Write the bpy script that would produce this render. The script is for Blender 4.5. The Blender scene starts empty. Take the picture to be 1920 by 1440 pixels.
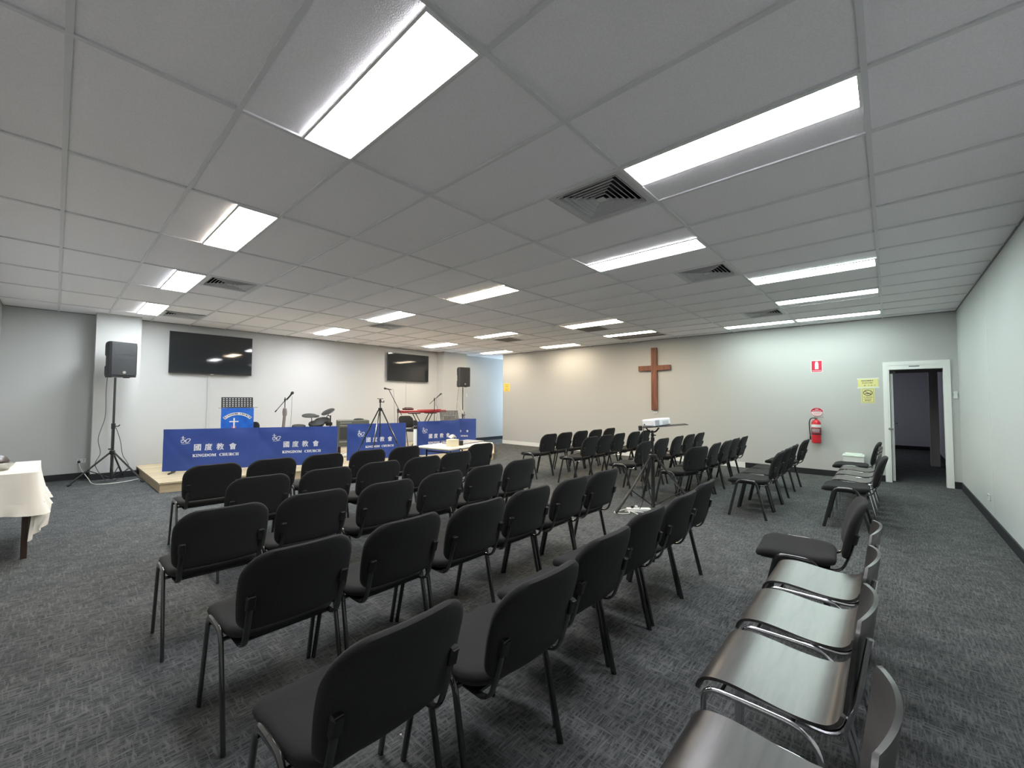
import bpy, math, random
from math import sin, cos, pi, radians, sqrt
from mathutils import Vector, Matrix

random.seed(7)
sc = bpy.context.scene
col = sc.collection

# ------------------------------------------------------------------ camera
YAW, PITCH, ROLL, FPX = 0.73747, 0.03916, 0.004117, 777.0
CAMZ = 1.406
fwd = Vector((cos(PITCH)*cos(YAW), cos(PITCH)*sin(YAW), sin(PITCH)))
rt = Vector((sin(YAW), -cos(YAW), 0)); up = rt.cross(fwd)
r2 = cos(ROLL)*rt + sin(ROLL)*up; u2 = -sin(ROLL)*rt + cos(ROLL)*up
cam = bpy.data.objects.new('camera', bpy.data.cameras.new('camera'))
cam.data.sensor_width = 36.0; cam.data.lens = FPX/1920*36
cam.data.clip_start = 0.02; cam.data.clip_end = 100
cam.matrix_world = Matrix(((r2.x, u2.x, -fwd.x, 0), (r2.y, u2.y, -fwd.y, 0), (r2.z, u2.z, -fwd.z, CAMZ), (0, 0, 0, 1)))
col.objects.link(cam); sc.camera = cam

# ------------------------------------------------------------------ world, view
w = bpy.data.worlds.new('world'); sc.world = w; w.use_nodes = True
w.node_tree.nodes['Background'].inputs[0].default_value = (0.05, 0.06, 0.07, 1)
w.node_tree.nodes['Background'].inputs[1].default_value = 0.3
sc.view_settings.view_transform = 'Standard'; sc.view_settings.look = 'None'
sc.view_settings.exposure = 1.12; sc.view_settings.gamma = 1.0; sc.view_settings.use_curve_mapping = False
LAMP = 18.0            # strength of the ceiling panels

GX, GY, CH = -0.0093, 0.048, 2.906      # ceiling grid origin and ceiling height
XW, YW, XL, YR = 9.88, 10.5, -0.62, -0.852

def area(name, loc, rot, sx, sy, power, color):
    l = bpy.data.lights.new(name, 'AREA'); l.shape = 'RECTANGLE'; l.size = sx; l.size_y = sy
    l.energy = power; l.color = color
    o = bpy.data.objects.new(name, l); o.location = loc; o.rotation_euler = rot; col.objects.link(o); return o
# daylight that reaches the end of the side corridor behind the cross wall
area('corridor_daylight', (12.7, 9.93, 1.5), (0, radians(90), 0), 1.6, 0.9, 45, (0.62, 0.82, 1.0))

area('hall_fill', (14.8, 1.6, 2.85), (0, 0, 0), 0.9, 0.9, 9, (0.9, 0.92, 1.0))  # unseen fill light, added to brighten the hall behind the door

# ------------------------------------------------------------------ materials
def mat(name, color, rough=0.6, metal=0.0, spec=0.5, bump=None, var=None, coat=0.0, sheen=0.0, emit=None, coords='Object', trans=0):
    m = bpy.data.materials.new(name); m.use_nodes = True
    nt = m.node_tree; b = nt.nodes['Principled BSDF']
    b.inputs['Base Color'].default_value = (*color, 1); b.inputs['Roughness'].default_value = rough
    b.inputs['Metallic'].default_value = metal; b.inputs['Specular IOR Level'].default_value = spec
    b.inputs['Coat Weight'].default_value = coat; b.inputs['Sheen Weight'].default_value = sheen
    b.inputs['Transmission Weight'].default_value = trans
    if emit:
        b.inputs['Emission Color'].default_value = (*emit[0], 1); b.inputs['Emission Strength'].default_value = emit[1]
    if var or bump:
        tc = nt.nodes.new('ShaderNodeTexCoord')
    if var:   # (scale, second colour, amount)
        n = nt.nodes.new('ShaderNodeTexNoise'); n.inputs['Scale'].default_value = var[0]; n.inputs['Detail'].default_value = 4
        mx = nt.nodes.new('ShaderNodeMix'); mx.data_type = 'RGBA'
        mx.inputs[6].default_value = (*color, 1); mx.inputs[7].default_value = (*var[1], 1)
        mr = nt.nodes.new('ShaderNodeMapRange'); mr.inputs[1].default_value = 0.35; mr.inputs[2].default_value = 0.65
        nt.links.new(tc.outputs[coords], n.inputs['Vector']); nt.links.new(n.outputs['Fac'], mr.inputs[0])
        nt.links.new(mr.outputs[0], mx.inputs[0]); nt.links.new(mx.outputs[2], b.inputs['Base Color'])
    if bump:  # (scale, strength)
        n2 = nt.nodes.new('ShaderNodeTexNoise'); n2.inputs['Scale'].default_value = bump[0]; n2.inputs['Detail'].default_value = 3
        bp = nt.nodes.new('ShaderNodeBump'); bp.inputs['Strength'].default_value = bump[1]; bp.inputs['Distance'].default_value = 0.004
        nt.links.new(tc.outputs[coords], n2.inputs['Vector']); nt.links.new(n2.outputs['Fac'], bp.inputs['Height'])
        nt.links.new(bp.outputs['Normal'], b.inputs['Normal'])
    return m

def carpet_mat():
    m = bpy.data.materials.new('carpet'); m.use_nodes = True; nt = m.node_tree; b = nt.nodes['Principled BSDF']
    N = nt.nodes.new; L = nt.links.new
    tc = N('ShaderNodeTexCoord')
    facs = []
    for sx, sy, rot in ((11, 85, 0.25), (85, 11, 0.15), (16, 100, -0.35)):
        mp = N('ShaderNodeMapping'); mp.inputs['Scale'].default_value = (sx, sy, 1); mp.inputs['Rotation'].default_value = (0, 0, rot)
        n = N('ShaderNodeTexNoise'); n.inputs['Scale'].default_value = 1.0; n.inputs['Detail'].default_value = 3; n.inputs['Distortion'].default_value = 0.5
        r = N('ShaderNodeMapRange'); r.inputs[1].default_value = 0.45; r.inputs[2].default_value = 0.66
        L(tc.outputs['Object'], mp.inputs['Vector']); L(mp.outputs['Vector'], n.inputs['Vector']); L(n.outputs['Fac'], r.inputs[0]); facs.append(r)
    mx = N('ShaderNodeMath'); mx.operation = 'MAXIMUM'; L(facs[0].outputs[0], mx.inputs[0]); L(facs[1].outputs[0], mx.inputs[1])
    mx2 = N('ShaderNodeMath'); mx2.operation = 'MAXIMUM'; L(mx.outputs[0], mx2.inputs[0]); L(facs[2].outputs[0], mx2.inputs[1])
    big = N('ShaderNodeTexNoise'); big.inputs['Scale'].default_value = 5.0; big.inputs['Detail'].default_value = 3; L(tc.outputs['Object'], big.inputs['Vector'])
    br = N('ShaderNodeMapRange'); br.inputs[1].default_value = 0.3; br.inputs[2].default_value = 0.7; br.inputs[3].default_value = 0.55; br.inputs[4].default_value = 1.0
    L(big.outputs['Fac'], br.inputs[0])
    mu = N('ShaderNodeMath'); mu.operation = 'MULTIPLY'; L(mx2.outputs[0], mu.inputs[0]); L(br.outputs[0], mu.inputs[1])
    fine = N('ShaderNodeTexNoise'); fine.inputs['Scale'].default_value = 260; L(tc.outputs['Object'], fine.inputs['Vector'])
    fr = N('ShaderNodeMapRange'); fr.inputs[1].default_value = 0.3; fr.inputs[2].default_value = 0.7; fr.inputs[3].default_value = 0.75; fr.inputs[4].default_value = 1.2
    L(fine.outputs['Fac'], fr.inputs[0])
    mixc = N('ShaderNodeMix'); mixc.data_type = 'RGBA'
    mixc.inputs[6].default_value = CARPET_A; mixc.inputs[7].default_value = CARPET_B
    L(mu.outputs[0], mixc.inputs[0])
    vm = N('ShaderNodeVectorMath'); vm.operation = 'SCALE'; L(mixc.outputs[2], vm.inputs[0]); L(fr.outputs[0], vm.inputs['Scale'])
    L(vm.outputs[0], b.inputs['Base Color']); b.inputs['Roughness'].default_value = 0.95; b.inputs['Specular IOR Level'].default_value = 0.15
    bp = N('ShaderNodeBump'); bp.inputs['Strength'].default_value = 0.5; bp.inputs['Distance'].default_value = 0.004
    L(mx2.outputs[0], bp.inputs['Height']); L(bp.outputs['Normal'], b.inputs['Normal'])
    return m
CARPET_A = (0.040, 0.044, 0.047, 1); CARPET_B = (0.150, 0.156, 0.156, 1)

def wood_mat(name, c1, c2, scale=(1.2, 14, 14), rough=0.5, coat=0.0):
    m = bpy.data.materials.new(name); m.use_nodes = True; nt = m.node_tree; b = nt.nodes['Principled BSDF']
    tc = nt.nodes.new('ShaderNodeTexCoord'); mp = nt.nodes.new('ShaderNodeMapping'); mp.inputs['Scale'].default_value = scale
    n = nt.nodes.new('ShaderNodeTexNoise'); n.inputs['Scale'].default_value = 1.5; n.inputs['Detail'].default_value = 6; n.inputs['Distortion'].default_value = 0.8
    r = nt.nodes.new('ShaderNodeMapRange'); r.inputs[1].default_value = 0.35; r.inputs[2].default_value = 0.65
    mx = nt.nodes.new('ShaderNodeMix'); mx.data_type = 'RGBA'; mx.inputs[6].default_value = (*c1, 1); mx.inputs[7].default_value = (*c2, 1)
    L = nt.links.new
    L(tc.outputs['Object'], mp.inputs['Vector']); L(mp.outputs['Vector'], n.inputs['Vector']); L(n.outputs['Fac'], r.inputs[0]); L(r.outputs[0], mx.inputs[0])
    L(mx.outputs[2], b.inputs['Base Color']); b.inputs['Roughness'].default_value = rough; b.inputs['Coat Weight'].default_value = coat; b.inputs['Coat Roughness'].default_value = 0.27
    return m

WALL = mat('wall_paint', (0.50, 0.505, 0.495), 0.75, spec=0.3, bump=(60, 0.15))
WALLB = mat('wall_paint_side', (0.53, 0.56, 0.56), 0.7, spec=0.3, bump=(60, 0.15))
HALL = mat('hall_paint', (0.55, 0.55, 0.60), 0.8)
CEIL = mat('ceiling_tile', (0.91, 0.895, 0.92), 0.9, spec=0.2, var=(120, (0.85, 0.835, 0.86)), bump=(220, 0.35))
TBAR = mat('ceiling_bar_paint', (0.70, 0.71, 0.72), 0.5)
CARPET = carpet_mat()
BASEB = mat('black_skirting', (0.012, 0.012, 0.016), 0.5)
WPAINT = mat('white_gloss_paint', (0.80, 0.81, 0.79), 0.4)
FABRIC = mat('black_chair_fabric', (0.0145, 0.015, 0.0155), 0.95, spec=0.25, var=(400, (0.024, 0.024, 0.025)), bump=(700, 0.5), sheen=0.05)
BLKMET = mat('black_lacquered_steel', (0.014, 0.014, 0.015), 0.16, spec=0.9, coat=0.6)
BLKPLA = mat('black_plastic', (0.014, 0.014, 0.015), 0.45)
DKPLA = mat('dark_grey_plastic', (0.025, 0.027, 0.029), 0.6, bump=(300, 0.3))
CHROME = mat('chrome_steel', (0.72, 0.72, 0.74), 0.14, metal=1.0)
PLY = wood_mat('black_stained_plywood', (0.016, 0.014, 0.013), (0.034, 0.030, 0.028), (3, 22, 22), 0.40, 0.7)
PLYB = wood_mat('black_stained_plywood_back', (0.014, 0.014, 0.014), (0.026, 0.025, 0.024), (3, 22, 22), 0.45, 0.2)
STAGEW = wood_mat('pale_oak_boards', (0.42, 0.33, 0.20), (0.62, 0.53, 0.36), (0.8, 16, 4), 0.5)
CROSSW = wood_mat('red_brown_wood', (0.13, 0.045, 0.025), (0.24, 0.085, 0.045), (14, 14, 1.2), 0.5)
NAVY = mat('navy_banner_cloth', (0.020, 0.050, 0.235), 0.55, var=(3, (0.026, 0.062, 0.27)))
BRIGHTB = mat('bright_blue_cloth', (0.012, 0.15, 0.62), 0.5, var=(9, (0.01, 0.10, 0.48)))
LETTER = mat('white_print', (0.72, 0.72, 0.76), 0.6)
PINK = mat('pink_print', (0.5, 0.12, 0.2), 0.6)
INK = mat('dark_ink', (0.04, 0.04, 0.07), 0.6)
SCREEN = mat('screen_glass', (0.018, 0.020, 0.022), 0.04, spec=0.6)
RED = mat('red_paint', (0.55, 0.015, 0.03), 0.3)
REDSIGN = mat('red_sign_plastic', (0.62, 0.02, 0.06), 0.4)
WSIGN = mat('white_sign_plastic', (0.80, 0.78, 0.78), 0.4)
KEYRED = mat('crimson_keyboard_case', (0.28, 0.012, 0.02), 0.4)
YEL = mat('yellow_paper', (0.74, 0.70, 0.30), 0.7)
YEL2 = mat('bright_yellow_paper', (0.80, 0.62, 0.13), 0.7)
TAPE = mat('pale_tape', (0.72, 0.74, 0.62), 0.4)
CLOTHW = mat('white_tablecloth', (0.78, 0.76, 0.70), 0.85, bump=(300, 0.3), sheen=0.1)
TABLEW = mat('cream_moulded_plastic', (0.80, 0.76, 0.68), 0.5)
TISSUE = mat('tissue_carton', (0.78, 0.72, 0.52), 0.6)
PAPER = mat('white_paper', (0.85, 0.85, 0.83), 0.7)
GREY = mat('grey_vinyl', (0.28, 0.28, 0.29), 0.5)
OLIVE = mat('olive_grey_cabinet', (0.090, 0.092, 0.070), 0.5)
OLIVED = mat('cabinet_dark', (0.035, 0.035, 0.030), 0.5)
BAG = mat('brown_grey_canvas', (0.20, 0.17, 0.15), 0.8)
PROJW = mat('projector_white', (0.78, 0.80, 0.82), 0.35)
PROJG = mat('projector_grey', (0.40, 0.41, 0.44), 0.4)
CABLEW = mat('white_cable', (0.72, 0.72, 0.66), 0.5)
BROWN = mat('dark_brown_wood', (0.05, 0.03, 0.022), 0.35)
SILVER = mat('dull_silver', (0.5, 0.49, 0.46), 0.25, metal=0.9)
VENTM = mat('vent_paint', (0.60, 0.60, 0.61), 0.5)
VENTD = mat('duct_dark', (0.02, 0.024, 0.034), 0.8)
GRILLE = mat('brown_grille', (0.16, 0.14, 0.13), 0.7)
SKINP = mat('grey_socket_plastic', (0.70, 0.73, 0.73), 0.4)
GREENP = mat('pale_green_plastic', (0.70, 0.78, 0.70), 0.4)
PADG = mat('drum_pad_rubber', (0.014, 0.016, 0.015), 0.5)

# ------------------------------------------------------------------ mesh builder
class MB:
    def __init__(s): s.v = []; s.f = []
    def add(s, vs, fs, M=None):
        o = len(s.v)
        for p in vs:
            p = Vector(p)
            s.v.append(M @ p if M else p)
        s.f += [tuple(o+i for i in f) for f in fs]; return s
    def box(s, x0, x1, y0, y1, z0, z1, M=None, bev=0.0):
        if bev > 0:
            b = bev; vs = []; 
            # chamfered box: 24 verts via three-axis insets
            for ax in range(3):
                for sx in (0, 1):
                    for sy in (0, 1):
                        for sz in (0, 1):
                            p = [(x0, x1)[sx], (y0, y1)[sy], (z0, z1)[sz]]
                            d = [(b, -b)[sx], (b, -b)[sy], (b, -b)[sz]]
                            for k in range(3):
                                if k != ax: p[k] += d[k]
                            vs.append(p)
            import bmesh
            bm = bmesh.new()
            for p in vs: bm.verts.new(p)
            bmesh.ops.convex_hull(bm, input=bm.verts)
            bmesh.ops.dissolve_limit(bm, angle_limit=0.01, verts=bm.verts, edges=bm.edges)
            bm.verts.index_update()
            vv = [tuple(v.co) for v in bm.verts]; ff = [[v.index for v in f.verts] for f in bm.faces]; bm.free()
            return s.add(vv, ff, M)
        vs = [(x, y, z) for x in (x0, x1) for y in (y0, y1) for z in (z0, z1)]
        return s.add(vs, [(0, 1, 3, 2), (4, 6, 7, 5), (0, 4, 5, 1), (2, 3, 7, 6), (0, 2, 6, 4), (1, 5, 7, 3)], M)
    def tube(s, pts, r, n=10, rv=None, side=None, M=None, caps=True, taper=None):
        pts = [Vector(p) for p in pts]; rv = rv or r; vs = []; fs = []
        prev = Vector(side) if side else None
        for i, p in enumerate(pts):
            if i == 0: t = pts[1]-pts[0]
            elif i == len(pts)-1: t = pts[-1]-pts[-2]
            else: t = (pts[i+1]-p).normalized() + (p-pts[i-1]).normalized()
            t.normalize()
            if prev is None: prev = Vector((1, 0, 0)) if abs(t.x) < 0.9 else Vector((0, 1, 0))
            u = prev - t*prev.dot(t)
            if u.length < 1e-5: u = t.orthogonal()
            u.normalize(); v = t.cross(u)
            if not side: prev = u
            k = taper[i] if taper else 1.0
            for j in range(n):
                a = 2*pi*j/n; vs.append(p + u*(r*k*cos(a)) + v*(rv*k*sin(a)))
        m = len(pts)
        for i in range(m-1):
            for j in range(n):
                k = (j+1) % n; fs.append((i*n+j, i*n+k, (i+1)*n+k, (i+1)*n+j))
        if caps: fs.append(tuple(reversed(range(n)))); fs.append(tuple((m-1)*n+j for j in range(n)))
        return s.add(vs, fs, M)
    def cyl(s, p0, p1, r, n=20, r2=None): 
        r2 = r if r2 is None else r2
        return s.tube([p0, p1], 1.0, n, taper=[r, r2])
    def lathe(s, prof, n=28, M=None, axis=None):
        vs = []; fs = []
        for r, z in prof:
            for j in range(n):
                a = 2*pi*j/n; vs.append((r*cos(a), r*sin(a), z))
        for i in range(len(prof)-1):
            for j in range(n):
                k = (j+1) % n; fs.append((i*n+j, i*n+k, (i+1)*n+k, (i+1)*n+j))
        fs.append(tuple(reversed(range(n)))); fs.append(tuple((len(prof)-1)*n+j for j in range(n)))
        return s.add(vs, fs, M)
    def prism(s, out, d0, d1, M=None):   # outline in XZ, extruded along Y from d0 to d1
        n = len(out); vs = [(x, d0, z) for x, z in out] + [(x, d1, z) for x, z in out]
        fs = [tuple(range(n)), tuple(reversed(range(n, 2*n)))] + [(i, i+n, (i+1) % n+n, (i+1) % n) for i in range(n)]
        return s.add(vs, fs, M)
    def sheet(s, f, nu, nv, th, M=None):   # f(u,v)->point, thickness along the surface normal
        P = [[Vector(f(i/nu, j/nv)) for j in range(nv+1)] for i in range(nu+1)]; vs = []; fs = []
        for side in (0, 1):
            for i in range(nu+1):
                for j in range(nv+1):
                    du = P[min(i+1, nu)][j]-P[max(i-1, 0)][j]; dv = P[i][min(j+1, nv)]-P[i][max(j-1, 0)]
                    nn = du.cross(dv).normalized(); vs.append(P[i][j] + nn*(th/2 if side else -th/2))
        W = nv+1; O = (nu+1)*W
        for i in range(nu):
            for j in range(nv):
                a = i*W+j; fs.append((a, a+1, a+W+1, a+W)); fs.append((O+a, O+a+W, O+a+W+1, O+a+1))
        for i in range(nu):
            for j, fl in ((0, 0), (nv, 1)):
                a = i*W+j; q = (a, a+W, O+a+W, O+a); fs.append(q if not fl else tuple(reversed(q)))
        for j in range(nv):
            for i, fl in ((0, 1), (nu, 0)):
                a = i*W+j; q = (a, a+1, O+a+1, O+a); fs.append(q if not fl else tuple(reversed(q)))
        return s.add(vs, fs, M)
    def cushion(s, wd, ht, rad, t, fmap, n=7, edge=None):
        # rounded-rect slab in (a,b) with thickness c; rad = corner radii (b+ side, b- side)
        def outline(ins):
            out = []
            hw, hh = wd/2, ht/2
            for sx, sy, r in ((1, 1, rad[0]), (-1, 1, rad[0]), (-1, -1, rad[1]), (1, -1, rad[1])):
                a0 = {(1, 1): 0, (-1, 1): pi/2, (-1, -1): pi, (1, -1): 1.5*pi}[(sx, sy)]
                for k in range(n+1):
                    a = a0 + (pi/2)*k/n
                    out.append((sx*(hw-r)+r*cos(a), sy*(hh-r)+r*sin(a)))
                if (sx, sy) in ((1, 1), (-1, -1)):    # extra points along the long edges so that bends stay smooth
                    for q in range(1, 8):
                        x = (hw-r)*(1-2*q/8); out.append((sx*x, sy*hh))
                else:
                    nr = rad[1] if sy > 0 else rad[0]
                    y0 = sy*(hh-r); y1 = -sy*(hh-nr)
                    for q in range(1, 5): out.append((sx*hw, y0+(y1-y0)*q/5))
            return [(x*(1-ins/hw), y*(1-ins/hh)) for x, y in out]
        e = edge or t/2
        rings = []
        for k in range(5):
            a = -pi/2+pi*k/4
            rings.append((outline(e*(1-cos(a))), t/2*sin(a)))
        pre = [(outline(e+(min(wd, ht)/2-e)*q), -t/2-0.002*(1-(1-q)**2)) for q in (0.85, 0.55, 0.25)]
        post = [(outline(e+(min(wd, ht)/2-e)*q), t/2+0.006*(1-(1-q)**2)) for q in (0.25, 0.55, 0.85)]
        rings = pre+rings+post
        vs = []; fs = []; N = len(rings[0][0])
        for ol, c in rings:
            for a, b in ol: vs.append(fmap(a, b, c))
        for i in range(len(rings)-1):
            for j in range(N):
                k = (j+1) % N; fs.append((i*N+j, i*N+k, (i+1)*N+k, (i+1)*N+j))
        fs.append(tuple(reversed(range(N)))); fs.append(tuple((len(rings)-1)*N+j for j in range(N)))
        return s.add(vs, fs)
    def build(s, name, m, parent=None, loc=None, rz=None, sharp=35):
        me = bpy.data.meshes.new(name); me.from_pydata([tuple(p) for p in s.v], [], s.f); me.update()
        me.polygons.foreach_set('use_smooth', [True]*len(me.polygons))
        me.set_sharp_from_angle(angle=radians(sharp))
        me.materials.append(m)
        o = bpy.data.objects.new(name, me); col.objects.link(o)
        if parent: o.parent = parent
        if loc is not None: o.location = loc
        if rz is not None: o.rotation_euler = (0, 0, rz)
        return o

def fillet(pts, r, n=5):
    pts = [Vector(p) for p in pts]; out = [pts[0]]
    for i in range(1, len(pts)-1):
        a, b, c = pts[i-1], pts[i], pts[i+1]
        d = min(r, (a-b).length*0.49, (c-b).length*0.49)
        p0 = b+(a-b).normalized()*d; p1 = b+(c-b).normalized()*d
        for k in range(n+1):
            t = k/n; out.append(p0*(1-t)**2+b*2*t*(1-t)+p1*t*t)
    out.append(pts[-1]); return out
def curve_pts(pts, n=8):      # Catmull-Rom
    P = [Vector(p) for p in pts]; P = [P[0]*2-P[1]]+P+[P[-1]*2-P[-2]]; out = []
    for i in range(1, len(P)-2):
        for k in range(n):
            t = k/n; a, b, c, d = P[i-1], P[i], P[i+1], P[i+2]
            out.append(0.5*((2*b)+(c-a)*t+(2*a-5*b+4*c-d)*t*t+(3*b-a-3*c+d)*t**3))
    out.append(P[-2]); return out

def tag(o, label, cat, group=None, kind=None):
    o['label'] = label; o['category'] = cat
    if group: o['group'] = group
    if kind: o['kind'] = kind
    return o
def thing(name, label, cat, loc=(0, 0, 0), rz=0, group=None):
    o = bpy.data.objects.new(name, None); o.empty_display_size = 0.1; col.objects.link(o)
    o.location = loc; o.rotation_euler = (0, 0, rz); return tag(o, label, cat, group)
def struct(o): o['kind'] = 'structure'; return o
def dup(o, parent=None):
    c = o.copy(); col.objects.link(c)
    if parent: c.parent = parent
    for ch in kids.get(o.name, []): dup(ch, c)
    return c
kids = {}
def register(root):
    def rec(o):
        ch = [x for x in bpy.data.objects if x.parent == o]
        kids[o.name] = ch
        for x in ch: rec(x)
    rec(root)

def text_mb(s, size, M, extr=0.0015, bold=0.0, align='CENTER', squash=1.0):
    cu = bpy.data.curves.new('t', 'FONT'); cu.body = s; cu.size = size; cu.align_x = align; cu.align_y = 'CENTER'
    cu.extrude = extr; cu.offset = bold; cu.resolution_u = 3
    o = bpy.data.objects.new('t', cu); col.objects.link(o)
    dg = bpy.context.evaluated_depsgraph_get(); dg.update()
    me = o.evaluated_get(dg).to_mesh()
    mb = MB(); F = Matrix.Rotation(pi/2, 4, 'X') @ Matrix.Diagonal((squash, 1, 1, 1))
    mb.add([v.co.copy() for v in me.vertices], [tuple(p.vertices) for p in me.polygons], M @ F)
    bpy.data.objects.remove(o); bpy.data.curves.remove(cu); return mb
def T(x, y, z): return Matrix.Translation((x, y, z))
def RZ(a): return Matrix.Rotation(a, 4, 'Z')
def RX(a): return Matrix.Rotation(a, 4, 'X')
def RY(a): return Matrix.Rotation(a, 4, 'Y')
SERIF = {c: chr(0x1D400+ord(c)-65) for c in 'ABCDEFGHIJKLMNOPQRSTUVWXYZ'}
def serif(s): return ''.join(SERIF.get(c, c) for c in s)

# ================================================================== the room
def floor_():
    mb = MB(); mb.box(XL-0.1, 17.1, YR-0.1, YW+0.1, -0.08, 0.0); struct(mb.build('floor', CARPET))
floor_()
VENTS = [(4, 1, 0), (8, 1, 0), (13, 1, 0), (2, 5, 0), (2, 7, 1), (7, 6, 0)]   # cell indices: X k*0.6, Y j*1.2 (+0.6 if third is 1)
BROWNV = [(12, 5, 1), (12, 3, 1)]
def ceiling_():
    mb = MB(); holes = {(k, 2*j+h) for k, j, h in VENTS}
    k0, k1 = -2, 23; 
    for k in range(k0, k1):
        for j in range(-2, 18):
            if (k, j) in holes: continue
            x0, x1 = max(GX+k*0.6, XL-0.1), min(GX+(k+1)*0.6, 13.3); y0, y1 = max(GY+j*0.6, YR-0.1), min(GY+(j+1)*0.6, YW+0.1)
            if x1 <= x0 or y1 <= y0: continue
            mb.box(x0, x1, y0, y1, CH, CH+0.02)
    mb.box(XL-0.1, 17.1, YR-0.1, YW+0.1, CH+0.16, CH+0.2)
    mb.box(13.3, 17.1, YR-0.1, YW+0.1, CH, CH+0.02)
    c = struct(mb.build('ceiling', CEIL))
    g = MB()
    for k in range(-1, 17):
        x = GX+k*0.6
        if XL < x < XW: g.box(x-0.012, x+0.012, YR, YW, CH-0.010, CH)
    for j in range(0, 9):
        y = GY+j*1.2
        g.box(XL, XW, y-0.012, y+0.012, CH-0.0105, CH)
    o = g.build('ceiling_grid', TBAR, c)
ceiling_()
def walls():
    mb = MB(); mb.box(XL-0.1, 13.3, YW, YW+0.1, 0, CH); struct(mb.build('wall_stage', WALL))
    mb = MB(); mb.box(XL-0.1, XL, YR-0.1, YW+0.1, 0, CH); struct(mb.build('wall_left', WALL))
    mb = MB(); mb.box(XL-0.1, XW, YR-0.1, YR, 0, CH)
    struct(mb.build('wall_right', WALLB))
    # cross wall with door opening
    D0, D1, DT = -0.700, 0.005, 2.045
    mb = MB(); mb.box(XW, XW+0.1, D1, 9.38, 0, CH); mb.box(XW, XW+0.1, YR-0.1, D0, 0, CH); mb.box(XW, XW+0.1, D0, D1, DT, CH)
    struct(mb.build('wall_cross', WALL))
    mb = MB(); mb.box(XW+0.1, 13.3, 9.28, 9.38, 0, CH); struct(mb.build('wall_corridor', WALL))
    mb = MB(); mb.box(13.3, 13.4, 9.28, YW+0.1, 0, CH); struct(mb.build('wall_corridor_end', WALL))
    for i, (xa, xb, nm) in enumerate(((0.44, 1.03, 'column_1'), (8.05, 8.98, 'column_2'))):
        mb = MB(); mb.box(xa, xb, 10.17, YW, 0, CH); struct(mb.build(nm, WALL))
    # hall behind the door
    mb = MB(); mb.box(17.0, 17.1, YR-0.2, 3.1, 0, CH); mb.box(XW+0.1, 17.0, 3.0, 3.1, 0, CH); mb.box(XW+0.1, 17.1, YR-0.15, YR-0.05, 0, CH)
    struct(mb.build('wall_hall', HALL))
    # opening frame further down the hall
    mb = MB(); mb.box(12.9, 13.15, -0.80, -0.66, 0, 2.06); mb.box(12.9, 13.0, YR-0.05, 3.0, 2.06, CH)
    struct(mb.build('trim_3', mat('hall_frame_paint', (0.50, 0.46, 0.44), 0.6)))
    # skirtings
    mb = MB()
    for a, b in ((XL, 0.44), (1.03, 8.05), (8.98, 13.2)): mb.box(a, b, YW-0.014, YW, 0, 0.11)
    for a, b in ((0.44, 1.03), (8.05, 8.98)): mb.box(a, b, 10.156, 10.17, 0, 0.11)
    for x in (0.44, 8.05): mb.box(x-0.014, x, 10.156, YW, 0, 0.11)
    for x in (1.03, 8.98): mb.box(x, x+0.014, 10.156, YW, 0, 0.11)
    struct(mb.build('baseboard_stage', BASEB))
    mb = MB(); mb.box(XL, XW-0.014, YR, YR+0.014, 0, 0.11); struct(mb.build('baseboard_right', BASEB))
    mb = MB(); mb.box(XL, XL+0.014, YR, YW, 0, 0.11); struct(mb.build('baseboard_left', BASEB))
    mb = MB(); mb.box(XW-0.014, XW, 0.07, 2.28, 0, 0.11); mb.box(XW-0.014, XW, YR, -0.765, 0, 0.11); struct(mb.build('baseboard_cross', BASEB))
    mb = MB(); mb.box(XW-0.016, XW, 2.28, 9.38, 0, 0.11); mb.box(XW, XW+0.1, 9.38, 9.394, 0, 0.11); struct(mb.build('baseboard_cross_white', WPAINT))
    mb = MB(); mb.box(16.986, 17.0, YR, 3.0, 0, 0.11); mb.box(XW+0.1, 17, YR-0.05, YR-0.036, 0, 0.14); struct(mb.build('baseboard_hall', BASEB))
    # dark shadow-line angle where ceiling meets the walls
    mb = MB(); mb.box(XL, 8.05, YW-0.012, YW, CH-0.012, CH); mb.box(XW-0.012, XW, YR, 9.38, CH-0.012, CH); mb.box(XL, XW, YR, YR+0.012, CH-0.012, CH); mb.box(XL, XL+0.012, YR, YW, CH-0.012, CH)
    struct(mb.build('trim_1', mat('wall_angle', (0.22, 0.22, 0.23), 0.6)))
    mb = MB()
    for x in (7.15, 4.72, 2.3): mb.box(x, x+0.004, YR, YR+0.0015, 0.11, CH-0.012)
    struct(mb.build('trim_2', WPAINT))
    # door
    d = bpy.data.objects.new('door_1', None); col.objects.link(d); d.location = (XW, 0, 0); d['kind'] = 'structure'
    f = MB()
    f.box(-0.016, 0.0, D1, D1+0.062, 0, DT+0.062); f.box(-0.016, 0, D0-0.062, D0, 0, DT+0.062); f.box(-0.016, 0, D0, D1, DT, DT+0.062)
    f.build('architrave', WPAINT, d)
    f = MB(); f.box(-0.01, 0.11, D1-0.022, D1, 0, DT); f.box(-0.01, 0.11, D0, D0+0.022, 0, DT); f.box(-0.01, 0.11, D0+0.022, D1-0.022, DT-0.075, DT)
    f.build('door_frame', WPAINT, d)
    leaf = MB(); leaf.box(0.11, 0.90, D1-0.068, D1-0.03, 0.012, DT-0.08); lf = leaf.build('door_leaf', WPAINT, d)
    h = MB(); 
    h.cyl((0.84, D1-0.068, 1.0), (0.84, D1-0.125, 1.0), 0.009); h.tube(fillet([(0.84, D1-0.12, 1.0), (0.72, D1-0.125, 1.0), (0.71, D1-0.10, 1.0)], .01), 0.008)
    h.cyl((0.84, D1-0.068, 1.0), (0.84, D1-0.075, 1.0), 0.028); h.build('door_handle', CHROME, lf)
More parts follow.
